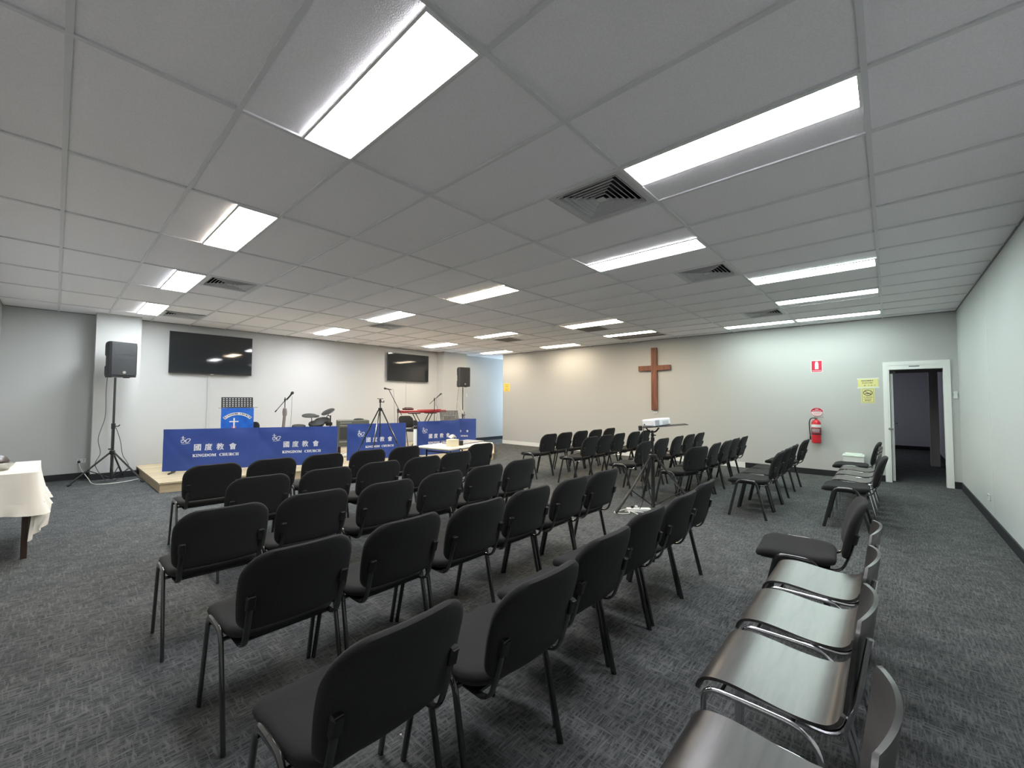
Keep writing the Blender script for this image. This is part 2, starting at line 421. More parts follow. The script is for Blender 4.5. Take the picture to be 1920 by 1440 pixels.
    h = MB(); h.cyl((-0.02, D1-0.011, 0.93), (0.0, D1-0.011, 0.93), 0.02); h.box(-0.04, -0.01, D1-0.06, D1-0.005, 0.915, 0.945, bev=0.006); h.build('door_lock', CHROME, d)
    h = MB(); h.box(0.10, 0.16, D1-0.10, D1-0.03, DT-0.14, DT-0.085); h.build('door_closer', BLKPLA, d)
    h = MB(); h.box(-0.0115, -0.010, -0.40, -0.27, DT-0.036, DT-0.018); h.build('name_plate', mat('engraved_plate', (0.2, 0.2, 0.2), 0.4, metal=.5), d)
walls()

# ------------------------------------------------------------------ ceiling lights
COLS = {'cool': (0.90, 0.97, 1.0), 'white': (0.96, 0.96, 1.0), 'green': (0.84, 1.0, 0.94), 'warm': (1.0, 0.83, 0.60), 'wwarm': (1.0, 0.90, 0.76)}
LIGHTS = [  # x of left edge (grid m), y of near edge, colour, label
 (0.90, 1.2, 'white', 1.00, 'large glowing ceiling panel light nearest the camera'),
 (0.90, 3.6, 'wwarm', 1.20, 'ceiling panel light with an orange halo, second along the left row'),
 (0.90, 6.0, 'cool', 1.60, 'ceiling panel light beside the striped vent, third along the left row'),
 (0.90, 8.4, 'cool', 1.6, 'small-looking ceiling panel light above the left speaker'),
 (2.40, 0.0, 'white', 1.00, 'large glowing ceiling panel light beside the big square air vent'),
 (3.90, 1.2, 'white', 1.00, 'ceiling panel light with a bare tile under it, beyond the big air vent'),
 (3.90, 3.6, 'warm', 1.20, 'warm ceiling panel light in the middle of the room'),
 (3.90, 6.0, 'cool', 1.60, 'bluish ceiling panel light in front of a vent over the stage front'),
 (3.90, 8.4, 'white', 1.90, 'ceiling panel light over the drum kit, between the two wall screens'),
 (5.70, 0.0, 'green', 0.90, 'first of three ceiling strip lights stepping toward the door'),
 (7.20, 0.0, 'green', 0.75, 'middle of three ceiling strip lights stepping toward the door'),
 (9.00, 0.0, 'green', 0.60, 'ceiling strip light closest to the door wall, above the fire sign'),
 (9.00, 1.2, 'green', 0.60, 'ceiling strip light meeting another end to end at the cross wall'),
 (6.90, 3.6, 'warm', 1.00, 'warm ceiling strip light directly behind the smoke detector'),
 (8.40, 3.6, 'warm', 0.90, 'warm ceiling strip light just above the wooden cross'),
 (6.60, 6.0, 'wwarm', 1.40, 'ceiling strip light beside a dark square vent near the right screen'),
 (6.90, 8.4, 'wwarm', 1.70, 'ceiling strip light above the right wall screen'),
 (9.15, 6.0, 'warm', 0.6, 'warm ceiling strip light touching the left half of the cross wall'),
 (9.10, 8.4, 'warm', 0.65, 'ceiling strip light above the free end of the cross wall'),
]
FR = MB(); x1, y1 = 0.296, 1.176; b = 0.014
FR.box(0, x1, 0, b, -0.011, 0); FR.box(0, x1, y1-b, y1, -0.011, 0); FR.box(0, b, b, y1-b, -0.011, 0); FR.box(x1-b, x1, b, y1-b, -0.011, 0)
DM = MB(); DM.box(b, x1-b, b, y1-b, -0.006, -0.001)
fr0 = base = None; DMAT = {}
def diffuser_mat(c, k):
    if (c, k) not in DMAT: DMAT[(c, k)] = mat('lamp_diffuser_'+c, (0.9, 0.9, 0.9), 0.5, emit=(COLS[c], LAMP*k))
    return DMAT[(c, k)]
for i, (lx, ly, c, k, lab) in enumerate(LIGHTS):
    t = thing('ceiling_light', lab, 'ceiling light', (GX+lx+0.002, GY+ly+0.012, CH-0.0065), 0, 'ceiling panel lights')
    if fr0 is None: fr0 = FR.build('frame', WPAINT, t)
    else: f = fr0.copy(); col.objects.link(f); f.parent = t
    DM.build('diffuser', diffuser_mat(c, k), t)

# ------------------------------------------------------------------ air vents
def vent(name, x, y, lab, S=0.6):
    t = thing(name, lab, 'air vent', (GX+x+S/2, GY+y+S/2, CH), 0, 'square ceiling air vents')
    m = MB(); h = S/2-0.013
    def ring(a, z0, bq, z1, th=0.003):   # slanted square band from half-size a at z0 to bq at z1
        vs = []; 
        for s_, z in ((a, z0), (bq, z1)):
            for px, py in ((1, 1), (-1, 1), (-1, -1), (1, -1)): vs.append((s_*px, s_*py, z))
        for s_, z in ((a-th, z0+th), (bq-th, z1+th)):
            for px, py in ((1, 1), (-1, 1), (-1, -1), (1, -1)): vs.append((s_*px, s_*py, z))
        fs = []
        for k in range(4):
            q = (k+1) % 4; fs += [(k, q, 4+q, 4+k), (8+k, 12+k, 12+q, 8+q), (k, 8+k, 8+q, q), (4+k, 4+q, 12+q, 12+k)]
        m.add(vs, fs)
    ring(h, -0.008, h-0.045, -0.002)
    m.build('frame', VENTM, t)
    m = MB()
    n = 6; a = h-0.05
    for k in range(n):
        s0 = a-(a-0.035)*k/n; ring(s0, -0.004, s0-0.015, 0.018); ring(s0+0.0015, -0.010, s0+0.0005, -0.003)
    m.box(-0.03, 0.03, -0.03, 0.03, -0.006, 0.0)
    m.build('louvre', VENTM, t)
    m = MB(); e = S/2-0.001
    m.box(-e, e, -e, e, 0.12, 0.13); m.box(-e, -e+0.004, -e, e, 0.021, 0.12); m.box(e-0.004, e, -e, e, 0.021, 0.12); m.box(-e, e, -e, -e+0.004, 0.021, 0.12); m.box(-e, e, e-0.004, e, 0.021, 0.12)
    m.build('duct_box', VENTD, t)
VL = ['large square louvred air vent nearest the camera, touching a panel light', 'square louvred air vent beyond the bare ceiling tile',
      'square louvred air vent near the end-to-end strip lights', 'striped air vent beside the third light of the left row',
      'striped air vent above the left wall screen', 'air vent behind the bluish light over the stage front']
for (k, j, h), lab in zip(VENTS, VL): vent('air_vent', k*0.6, j*1.2+h*0.6, lab)
def grille(x, y, sx, sy, lab):
    t = thing('return_grille', lab, 'air grille', (GX+x, GY+y, CH), 0)
    m = MB(); m.box(0.012, sx-.012, 0.012, sy-.012, -0.004, 0); m.build('grille_panel', GRILLE, t)
    m = MB(); b = 0.03
    m.box(0.01, sx-.01, 0.01, b, -0.012, 0); m.box(0.01, sx-.01, sy-b, sy-.01, -0.012, 0); m.box(0.01, b, b, sy-b, -0.012, 0); m.box(sx-b, sx-.01, b, sy-b, -0.012, 0)
    m.build('frame', VENTM, t)
grille(7.2, 6.6, 0.6, 0.6, 'dark square grille in a white frame behind the strip light near the right screen')
grille(7.2, 4.2, 0.6, 0.6, 'brownish square grille beside the warm strip light behind the smoke detector')
grille(8.7, 3.6, 0.6, 1.2, 'long brown return grille in the ceiling above the wooden cross')
m = MB(); m.lathe([(0.05, 0), (0.05, -0.015), (0.035, -0.04), (0.01, -0.045)][::-1]); tag(m.build('smoke_detector', WPAINT, loc=(6.63, 4.92, CH-0.006)), 'small round white smoke detector on the ceiling', 'smoke detector')

# ================================================================== chairs
def make_fabric():
    t = thing('fabric_chair', 'x', 'chair')
    def seatmap(a, b, c):   # a across, b depth, c thickness
        y = b+0.012; z = 0.432+c
        f = max(0, (b-0.10))/0.12; z -= 0.028*f*f                      # waterfall front
        z += 0.010*(abs(a)/0.23)**2 - 0.006*(1-(b/0.21)**2)
        k = max(0, -b/0.21); 
        a *= 1-0.10*k*k
        return (a, y, z)
    m = MB(); m.cushion(0.465, 0.425, (0.075, 0.09), 0.050, seatmap, edge=0.022); m.build('seat', FABRIC, t, sharp=60)
    def backmap(a, b, c):
        q = (b+0.165)/0.33; y = -0.232-0.085*q - 0.028*(1-(a/0.23)**2) + 0.012*sin(pi*q)
        a2 = a*(0.955+0.05*sin(pi*min(1, q*0.9)))
        return (a2, y-c, 0.475+0.33*q-0.02*0)
    m = MB(); m.cushion(0.46, 0.33, (0.105, 0.06), 0.040, backmap, edge=0.018); m.build('backrest', FABRIC, t, sharp=60)
    # legs: four, each from the foot to the middle of the arch beside the seat
    for sx in (-1, 1):
        for sy in (-1, 1):
            m = MB()
            p = fillet([(sx*0.243, sy*0.20, 0.0), (sx*0.238, sy*0.098, 0.440), (sx*0.238, 0, 0.444)], 0.055, 6)
            m.tube(p, 0.0095, 12, rv=0.0155, side=(1, 0, 0)); m.build('leg', BLKMET, t)
    m = MB()
    for y in (-0.10, 0.10): m.tube([(-0.236, y*0.95, 0.405), (0.236, y*0.95, 0.405)], 0.009, 8)
    m.box(-0.19, 0.19, -0.17, 0.19, 0.396, 0.406)
    m.build('seat_frame', BLKMET, t)
    m = MB()
    for sx in (-1, 1):
        m = MB(); p = fillet([(sx*0.188, -0.06, 0.398), (sx*0.188, -0.222, 0.398), (sx*0.188, -0.262, 0.50), (sx*0.188, -0.292, 0.61)], 0.05, 6)
        m.tube(p, 0.0135, 10, rv=0.0075, side=(1, 0, 0)); m.build('back_post', BLKMET, t)
    for sx in (-1, 1):
        m = MB(); Mx = T(sx*0.188, -0.288, 0.60) @ RX(radians(14)); m.box(-0.017, 0.017, -0.014, 0.010, -0.03, 0.032, Mx, bev=0.005)
        m.box(-0.012, 0.012, -0.017, 0.0, 0.024, 0.030, Mx); m.build('clip', BLKPLA, t)
    return t
def make_wood():
    t = thing('plywood_chair', 'x', 'chair')
    prof = [(0.205, 0.392), (0.200, 0.415), (0.185, 0.436), (0.155, 0.450), (0.10, 0.456), (0.03, 0.451), (-0.05, 0.443), (-0.12, 0.443), (-0.165, 0.452), (-0.19, 0.470), (-0.20, 0.49)]
    pp = curve_pts([(0, y, z) for y, z in prof], 3)
    def f(u, v):
        i = u*(len(pp)-1); k = min(int(i), len(pp)-2); q = pp[k].lerp(pp[k+1], i-k)
        a = (v-0.5); wd = 0.40 - 0.03*max(0, u-0.8)*5 - (0.02 if u < 0.02 else 0)
        return (a*wd, q.y, q.z-0.002*(1-(2*a)**2))
    m = MB(); m.sheet(f, 30, 14, 0.011); m.build('seat', PLY, t, sharp=50)
    def g(u, v):
        a = (u-0.5)*2; q = v; hw = 0.205
        if q > 0.8: hw -= 0.035*((q-0.8)/0.2)**2
        if q < 0.15: hw -= 0.02*((0.15-q)/0.15)**2
        return (a*hw, -0.205-0.038*q-0.034*(1-a*a), 0.50+0.285*q - 0.012*(a*a)*(q > 0.9))
    m = MB(); m.sheet(g, 20, 12, 0.011); m.build('backrest', PLYB, t, sharp=50)
    for sx in (-1, 1):
        for sy, ft in ((1, 0.185), (-1, -0.225)):
            m = MB(); top = 0.175 if sy > 0 else -0.135
            p = fillet([(sx*0.222, ft, 0.0), (sx*0.216, top, 0.428), (sx*0.216, 0.02, 0.430)], 0.05 if sy > 0 else 0.09, 7)
            m.tube(p, 0.0095, 12); m.build('leg', CHROME, t)
    m = MB()
    for y in (-0.08, 0.12): m.tube([(-0.212, y, 0.425), (0.212, y, 0.425)], 0.008, 8)
    m.build('seat_frame', CHROME, t)
    m = MB()
    for sx in (-1, 1):
        m = MB(); p = fillet([(sx*0.170, -0.06, 0.420), (sx*0.176, -0.200, 0.422), (sx*0.180, -0.243, 0.60), (sx*0.180, -0.266, 0.735)], 0.06, 6)
        m.tube(p, 0.0095, 10); m.build('back_post', CHROME, t)
    return t
fab0 = make_fabric(); wood0 = make_wood(); register(fab0); register(wood0)
used = {'f': False, 'w': False}
def place(kind, x, ytop, label, group, rz=0.0, z=0.0):
    src = fab0 if kind == 'f' else wood0
    if not used[kind]: o = src; used[kind] = True
    else: o = dup(src)
    off = 0.325
    o.location = (x, ytop+off, z); o.rotation_euler = (0, 0, rz); o['label'] = label; o['group'] = group; o['category'] = 'chair'
    return o
ORD = ['leftmost', 'second from the left', 'third from the left', 'fourth from the left', 'fifth from the left', 'rightmost']
rowsL = {
 'front row before the stage': (4.65, [(1.02, 0), (1.525, .0), (2.035, 0), (2.58, 0), (3.09, 0)]),
 'second row before the stage': (3.69, [(1.12, 0), (1.65, -.02), (2.17, .0), (2.69, 0), (3.205, .07)]),
 'middle row of the left block': (2.78, [(.675, .0), (1.185, .02), (1.70, -.02), (2.22, 0), (2.74, 0), (3.26, .02)]),
 'second-last row of the left block': (1.84, [(.73, .01), (1.24, 0), (1.745, -.02), (2.25, 0), (2.757, 0), (3.265, 0)]),
 'rear row of the left block': (1.0, [(.675, .0), (1.20, -.09), (1.74, -.04), (2.26, 0), (2.80, 0), (3.315, .03)]),
}
for rn, (yt, xs) in rowsL.items():
    for i, (x, dy) in enumerate(xs):
        o = ORD[i] if i < len(xs)-1 or len(xs) == 6 else 'rightmost'
        place('f', x, yt+dy, 'black fabric stacking chair, %s in the %s' % (o, rn), 'fabric chairs of the left block', radians(random.uniform(-1.5, 1.5)))
place('f', 4.05, 4.22, 'black fabric chair drawn up alone to the white folding table', 'fabric chairs of the left block', radians(-3))
rowsR = {
 'far row of the right block by the cross': (4.55, [6.04, 6.57, 7.13, 7.66, 8.27]),
 'right block row just left of the projector': (3.70, [6.07, 6.58, 7.09, 7.68, 8.19]),
 'right block row behind the projector stand': (2.69, [5.99, 6.66, 7.26, 7.80, 8.33]),
 'right block row right of the projector': (1.85, [5.86, 6.46, 6.98, 7.50, 8.01]),
}
for rn, (yt, xs) in rowsR.items():
    for i, x in enumerate(xs):
        o = ['nearest', 'second-nearest', 'third', 'fourth', 'last'][i]
        place('f', x, yt+random.uniform(-.02, .02), 'black fabric chair, %s in the %s' % (o, rn), 'fabric chairs of the right block', radians(random.uniform(-3, 3)) if not (i == 0 and yt == 1.85) else radians(-17))
for i, x in enumerate([5.90, 6.44, 6.97, 8.04]):
    o = ['nearest', 'second', 'third', 'farthest'][i]
    place('f', x, 0.98, 'black fabric chair, %s in the row before the fire extinguisher' % o, 'fabric chairs of the right block', radians(random.uniform(-2, 2)))
GG = 'line of chairs along the right side'
for i, x in enumerate([1.18, 1.75, 2.27, 2.79]):
    o = ['first from the camera, cut by the picture edge', 'second from the camera, largest shiny seat', 'third from the camera', 'fourth from the camera, next to a fabric chair'][i]
    place('w', x, -0.005+(-.045, .0, .0, .0)[i], 'dark glossy plywood chair with chrome frame, %s' % o, GG, radians((0, 0, 0, 0)[i]))
place('f', 3.33, 0.14, 'black fabric chair after four plywood chairs in the right-hand line', GG, radians(4))
place('f', 6.12, 0.05, 'black fabric chair at the near end of the door-side group', GG, radians(0))
for i, x in enumerate([6.66, 7.18, 7.70]):
    place('w', x, 0.03, 'glossy plywood chair in the door-side group, %s of three' % ['nearest', 'middle', 'farthest'][i], GG, radians(0))
place('f', 8.24, 0.12, 'black fabric chair at the far end of the door-side group, before the bin', GG, radians(0))

# ================================================================== stage
SH = 0.155
m = MB(); out = [(1.07, 8.06), (7.05, 6.97), (8.48, 8.40), (7.95, 8.95), (7.95, 10.14), (8.03, YW-0.015), (1.05, YW-0.015)]
def slab(mb, out, z0, z1):
    n = len(out); mb.add([(x, y, z0) for x, y in out]+[(x, y, z1) for x, y in out],
        [tuple(reversed(range(n))), tuple(range(n, 2*n))]+[(i, (i+1) % n, (i+1) % n+n, i+n) for i in range(n)])
st = thing('stage', 'low platform of pale oak boards under the blue banners', 'stage', (0, 0, 0))
slab(m, out, SH-0.022, SH); m.build('deck', STAGEW, st, sharp=20)
m = MB(); out2 = [(1.085, 8.075), (7.045, 6.99), (8.46, 8.40), (7.94, 8.93), (7.94, 10.14), (8.03, YW-0.016), (1.065, YW-0.016)]
slab(m, out2, 0, SH-0.022); m.build('side_board', wood_mat('oak_fascia', (0.40, 0.31, 0.20), (0.52, 0.42, 0.28), (2, 2, 10), 0.6), st, sharp=20)

# ------------------------------------------------------------------ banners
def banner(x, y, ang, wd, ht, z, lab, amp=0.010, seed=0, only=None, u0=0.0):
    t = thing('church_banner', lab, 'banner', (x, y, z), radians(ang), 'blue church banners')
    rs = random.Random(seed); ph = [rs.uniform(0, 6) for _ in range(6)]
    def disp(a, c):
        d = amp*(sin(3.1*a*2.2+c*5+ph[0])*0.5+0.35*sin(9*a-6*c+ph[1])+0.25*sin(15*c+4*a+ph[2]))
        d += amp*0.6*max(0, 1-abs((a-0.12*wd)+(c-ht*.55)*0.8)/0.10) 
        return d*min(1, (ht-c)/0.08)
    m = MB(); m.sheet(lambda u, v: (u*wd, disp(u*wd, v*ht), v*ht+0.008*sin(u*pi)*(v-1)), 44, 24, 0.004); cl = m.build('banner_cloth', NAVY, t, sharp=70)
    def lay(mb, nm, mt):
        for i, p in enumerate(mb.v):
            mb.v[i] = Vector((p.x, disp(p.x, p.z)-0.0045+min(0, p.y*0.3), p.z))
        mb.build(nm, mt, cl)
    s = wd/1.33; ox = u0
    CX = [0.345, 0.457, 0.580, 0.715] if not only else [0, 0, 0.40, 0.64]; S = 0.118*wd/1.33*(0.9 if only else 1)
    mb = MB()
    for ch, cx in zip('國度教會', CX):
        if only and ch not in only: continue
        for dd in ((-0.0022, 0), (0.0022, 0), (0, 0.0018), (0, -0.0018)):
            q = text_mb(ch, S, T(cx*wd+ox+dd[0], 0, ht*0.535+dd[1]), 0.0006, 0.0, squash=0.92); mb.add(q.v, q.f)
    lay(mb, 'lettering', LETTER)
    if only:
        q = text_mb(serif('CHURCH'), 0.048, T(0.52*wd+ox, 0, ht*0.36), 0.0005, 0.001); lay(q, 'lettering', LETTER); 
    else:
        q = text_mb(serif('KINGDOM'), 0.064*wd/1.33, T(0.418*wd+ox, 0, ht*0.345), 0.0005, 0.001); lay(q, 'lettering', LETTER)
        q = text_mb(serif('CHURCH'), 0.064*wd/1.33, T(0.678*wd+ox, 0, ht*0.345), 0.0005, 0.001); lay(q, 'lettering', LETTER)
        e = MB(); ex, ez = 0.220*wd+ox, ht*0.715
        def rib(pts, r): e.tube([(ex+a*0.95, 0, ez+c*0.95) for a, c in pts], r*0.8, 6)
        rib([(-0.035, 0.085), (-0.035, 0.01)], 0.006); rib([(-0.065, 0.055), (0.0, 0.05)], 0.005)
        c1 = curve_pts([(-0.055, 0, 0.025), (-0.06, 0, -0.02), (-0.03, 0, -0.03), (-0.005, 0, 0.0), (0.01, 0, -0.03), (0.04, 0, -0.03), (0.07, 0, 0.02), (0.055, 0, 0.035), (0.02, 0, 0.025), (0.0, 0, 0.0)], 5)
        rib([(p.x, p.z) for p in c1], 0.0055)
        c2 = curve_pts([(-0.045, 0, 0.0), (-0.02, 0, 0.022), (0.0, 0, -0.01), (0.02, 0, 0.0)], 5); rib([(p.x, p.z) for p in c2], 0.0055)
        rib([(-0.055, -0.052), (-0.02, -0.056), (0.07, -0.045)], 0.0035)
        lay(e, 'emblem', LETTER)
    # frame: top rail, two uprights, feet on the stage
    fr = MB(); bk = 0.028
    fr.tube([(0.01, bk, ht-0.012), (wd-0.01, bk, ht-0.012)], 0.008, 8)
    for a in (0.12, wd-0.12): fr.tube([(a, bk, SH-z+0.02), (a, bk, ht-0.012)], 0.008, 8)
    fr.build('frame', BLKMET, t)
    for a in (0.12, wd-0.12):
        ft = MB(); ft.box(a-0.015, a+0.015, -0.12, 0.20, SH-z+0.0005, SH-z+0.022, bev=0.004); ft.build('foot', BLKPLA, t)
    return t
banner(1.23, 8.97, -23.5, 1.372, 0.70, 0.195, 'navy church banner at the left end, first of the row', seed=1)
banner(2.475, 8.425, -25, 1.32, 0.70, 0.195, 'navy church banner joined to the left-end one, under the microphone stand', seed=2)
banner(3.92, 7.98, -13.5, 1.20, 0.72, 0.195, 'navy church banner standing alone behind the camera tripod', seed=3)
banner(5.27, 7.68, -6.5, 1.22, 0.74, 0.19, 'navy church banner behind the tissue box and folding table', seed=4, amp=0.016)
banner(7.03, 8.73, -45, 0.78, 0.72, 0.19, 'angled navy church banner at the right end, half hidden behind another', seed=5, only='教會', u0=0.05)
t = thing('banner_tube', 'white tube with a black clamp between two banners', 'tube', (5.27, 7.62, SH))
m = MB(); m.lathe([(0.038, 0.0), (0.040, 0.01), (0.036, 0.62), (0.03, 0.625)]); m.build('tube', WPAINT, t)
m = MB(); m.lathe([(0.042, 0.62), (0.044, 0.63), (0.042, 0.67), (0.042, 0.675)]); m.build('clamp', BLKPLA, t)
m = MB(); m.lathe([(0.036, 0.675), (0.036, 0.695)]); m.build('collar', CHROME, t)
m = MB(); m.lathe([(0.040, 0.695), (0.040, 0.80), (0.03, 0.81)]); m.build('cap', BLKPLA, t)

# ------------------------------------------------------------------ music stands
def desk_holes(w_, h_, nx, nz, skip=lambda i, j: False, th=0.003):
    # perforated plate built from strips around square-ish holes
    mb = MB(); dx = w_/(nx+0.6); dz = h_/(nz+0.6); x0 = dx*0.3; z0 = dz*0.3
    mb.box(0, x0+dx*0.27, 0, th, 0, h_); mb.box(w_-x0-dx*0.27, w_, 0, th, 0, h_)
    zs = [z0+dz*(j+0.5) for j in range(nz)]
    hz = dz*0.24; hx = dx*0.23
    prev = 0
    for j, zc in enumerate(zs):
        mb.box(x0+dx*0.2, w_-x0-dx*0.2, 0, th, prev, zc-hz)
        prev = zc+hz
        for i in range(nx+1):
            xa = x0+dx*(i-0.5)+hx; xb = x0+dx*(i+0.5)-hx
            mb.box(max(xa, 0.002), min(xb, w_-.002), 0, th, zc-hz, zc+hz)
            if i < nx and skip(i, j): mb.box(x0+dx*(i+.5)-hx, x0+dx*(i+.5)+hx, 0, th, zc-hz, zc+hz)
    mb.box(x0+dx*0.2, w_-x0-dx*0.2, 0, th, prev, h_)
    return mb
t = thing('music_stand', 'black perforated music stand carrying a bright blue church pennant', 'music stand', (2.31, 9.08, SH), radians(-10))
d = desk_holes(0.50, 0.34, 10, 9, lambda i, j: 2 <= i <= 7 and j <= 3)
for i, p in enumerate(d.v): d.v[i] = T(-0.25, -0.02, 0.955) @ RX(radians(-14)) @ p
dk = d.build('desk', BLKPLA, t)
m = MB(); m.box(-0.25, 0.25, -0.07, -0.015, 0.95, 0.956); m.build('ledge', BLKPLA, t)
m = MB(); m.cyl((0, 0.02, 0.12), (0, 0.02, 1.05), 0.011); m.build('pole', BLKMET, t)
for a in (90, 210, 330):
    m = MB(); m.tube([(0, 0.02, 0.30), (0.26*cos(radians(a)), 0.02+0.26*sin(radians(a)), 0.0)], 0.008, 8); m.build('leg', BLKMET, t)
t = thing('blue_pennant', 'bright blue pennant with a white cross hung on the music stand', 'pennant', (2.31, 9.08, SH), radians(-10))
m = MB(); m.tube([(-0.30, -0.085, 1.085), (0.32, -0.085, 1.095)], 0.004, 8); m.build('rod', CHROME, t)
m = MB(); m.sheet(lambda u, v: (-0.255+0.51*u, -0.092+0.006*sin(9*u+5*v), 0.52+0.565*v), 20, 20, 0.003); cl = m.build('pennant_cloth', BRIGHTB, t, sharp=70)
a0, a1 = radians(135), radians(45); cx, cz, R0, R1 = 0.0, 0.68, 0.275, 0.325
def arc(u, v):
    a = a0+(a1-a0)*u; r = R0+(R1-R0)*v; return (cx+r*cos(a)*0.98, -0.102, cz+r*sin(a)*1.0)
m = MB(); m.sheet(arc, 24, 2, 0.002); m.build('scroll', PAPER, cl)
mb = MB(); txt = 'KINGDOM CHURCH'
for i, ch in enumerate(txt):
    if ch == ' ': continue
    a = radians(130-80*i/(len(txt)-1)); r = (R0+R1)/2
    q = text_mb(serif(ch), 0.042, T(cx+r*cos(a), -0.1045, cz+r*sin(a)) @ RY(-(a-pi/2)), 0.0006, 0.001); mb.add(q.v, q.f)
mb.build('lettering', INK, cl)
m = MB(); m.box(-0.065, -0.043, -0.104, -0.101, 0.54, 0.90); m.box(-0.125, 0.015, -0.104, -0.101, 0.825, 0.845); m.build('cross_print', PAPER, cl)
m = MB(); m.sheet(lambda u, v: (-0.09+0.07*u, -0.1025, 0.60+0.17*v-0.05*sin(u*pi)), 6, 6, 0.001); m.build('sash_print', PINK, cl)

t = thing('music_stand', 'black slanted music stand seen edge-on above the tissue box banner', 'music stand', (6.93, 8.48, SH), radians(-28))
d = desk_holes(0.48, 0.33, 11, 8, lambda i, j: 2 <= i <= 8 and j <= 3)
for i, p in enumerate(d.v): d.v[i] = T(-0.24, 0.0, 0.68) @ RX(radians(-28)) @ Matrix.Shear('XZ', 4, (0.0, 0.0)) @ p
d.build('desk', BLKPLA, t)
m = MB(); m.box(-0.24, 0.24, -0.05, 0.0, 0.675, 0.681); m.build('ledge', BLKPLA, t)
m = MB(); m.cyl((0, 0.05, 0.12), (0, 0.05, 0.80), 0.011); m.build('pole', BLKMET, t)
for a in (90, 210, 330):
    m = MB(); m.tube([(0, 0.05, 0.30), (0.26*cos(radians(a)), 0.05+0.26*sin(radians(a)), 0.0)], 0.008, 8); m.build('leg', BLKMET, t)
t = thing('sheet_stand', 'thin stand holding a tilted pale folder beside the right speaker pole', 'music stand', (7.90, 9.02, SH), radians(-47))
m = MB(); m.box(-0.006, 0.006, -0.16, 0.16, 0.0, 0.40, T(-0.02, 0, 0.85) @ RY(radians(-26))); m.build('folder', mat('buff_card', (0.45, 0.42, 0.38), 0.7), t)
m = MB(); m.cyl((0, 0, 0.10), (0, 0, 0.92), 0.010); m.build('pole', BLKMET, t)
m = MB(); m.tube([(-0.03, 0, 0.88), (0.12, 0, 0.86), (0.32, 0.05, 0.72)], 0.004, 6); m.build('arm', SILVER, t)
for a in (60, 180, 300):
    m = MB(); m.tube([(0, 0, 0.28), (0.24*cos(radians(a)), 0.24*sin(radians(a)), 0.0)], 0.007, 8); m.build('leg', BLKMET, t)

# chairs on the stage
def stage_chair(x, y, lab, rz):
    o = dup(fab0); o.location = (x, y, SH); o.rotation_euler = (0, 0, rz); o['label'] = lab; o['group'] = 'chairs on the stage'; return o
stage_chair(2.50, 9.60, 'black chair on the stage half hidden behind the blue pennant', radians(10))
stage_chair(6.58, 9.68, 'black chair on the stage behind the red keyboard', pi)

# ------------------------------------------------------------------ microphones
def mic_mesh(p, d, r=0.024):
    d = Vector(d).normalized(); p = Vector(p); m = MB()
    pts = [p+d*a for a in (-0.17, -0.15, -0.03, -0.012, 0.0, 0.02, 0.037, 0.045)]; rr = [0.010, 0.012, 0.017, 0.021, r, r, 0.018, 0.006]
    return m.tube(pts, 1.0, 14, taper=rr)
def tri(t, z, r, az=(90, 210, 330), tip=0.0, mat_=BLKMET, r0=0.009):
    for a in az:
        m = MB(); m.tube([(0, 0, z), (r*cos(radians(a)), r*sin(radians(a)), tip+0.009)], r0, 8); lg = m.build('leg', mat_, t)
A = radians(-47.7)   # image-plane direction on the stage
ix = Vector((cos(A), sin(A), 0))
t = thing('microphone_stand', 'boom microphone stand with a brown bag behind the second banner', 'microphone stand', (3.18, 9.2, SH)); B = Vector((0, 0, 0))
m = MB(); m.cyl((0, 0, 0.08), (0, 0, 1.29), 0.009); m.build('pole', BLKMET, t)
j = Vector((0, 0, 1.23)); a = ix*0.10+Vector((0, 0, 0.16)); 
m = MB(); m.tube([j-ix*0.20-Vector((0, 0, 0.24)), j+ix*0.02+Vector((0, 0, .02)), j+ix*0.115+Vector((0, 0, 0.12))], 0.007, 8); m.build('boom', BLKMET, t)
m = MB(); m.cyl(j-ix*0.20-Vector((0, 0, 0.24)), j-ix*0.165-Vector((0, 0, 0.20)), 0.012); m.build('counterweight', BLKPLA, t)
m = MB(); m.cyl(j+Vector((0, 0, -.02)), j+Vector((0, 0, .03)), 0.018); m.build('clutch', BLKPLA, t)
m = MB(); m.lathe([(0.02, 0.90), (0.04, 0.92), (0.045, 1.0), (0.035, 1.06), (0.015, 1.08)]); m.build('bag_strap', BAG, t)
tri(t, 0.22, 0.30)
m = MB(); m.tube([(3.17-0.09, 9.17, SH+0.09), (3.14, 9.165, SH+0.55), (3.165, 9.165, SH+0.92)], 0.030, 10)
tag(m.build('stand_bag', BAG), 'long grey-brown canvas bag hung on the boom microphone stand', 'bag')
p = Vector((3.18, 9.2, SH))+j+ix*0.14+Vector((0, 0, 0.145))
tag(mic_mesh(p, ix*0.6+Vector((0, 0, 0.8)), 0.03).build('microphone', DKPLA), 'black microphone on the boom stand left of the drum kit', 'microphone')
m = MB(); m.tube(curve_pts([p-Vector((0, 0, 0.06)), p+Vector((0.0, 0.0, -0.35)), p+Vector((-0.02, 0.0, -0.8)), Vector((p.x-0.05, p.y, SH+0.01)), Vector((p.x-0.3, p.y+.2, SH+0.006))]), 0.003, 6)
tag(m.build('microphone_cable', BLKPLA), 'thin cable hanging from the microphone left of the drum kit', 'cable')

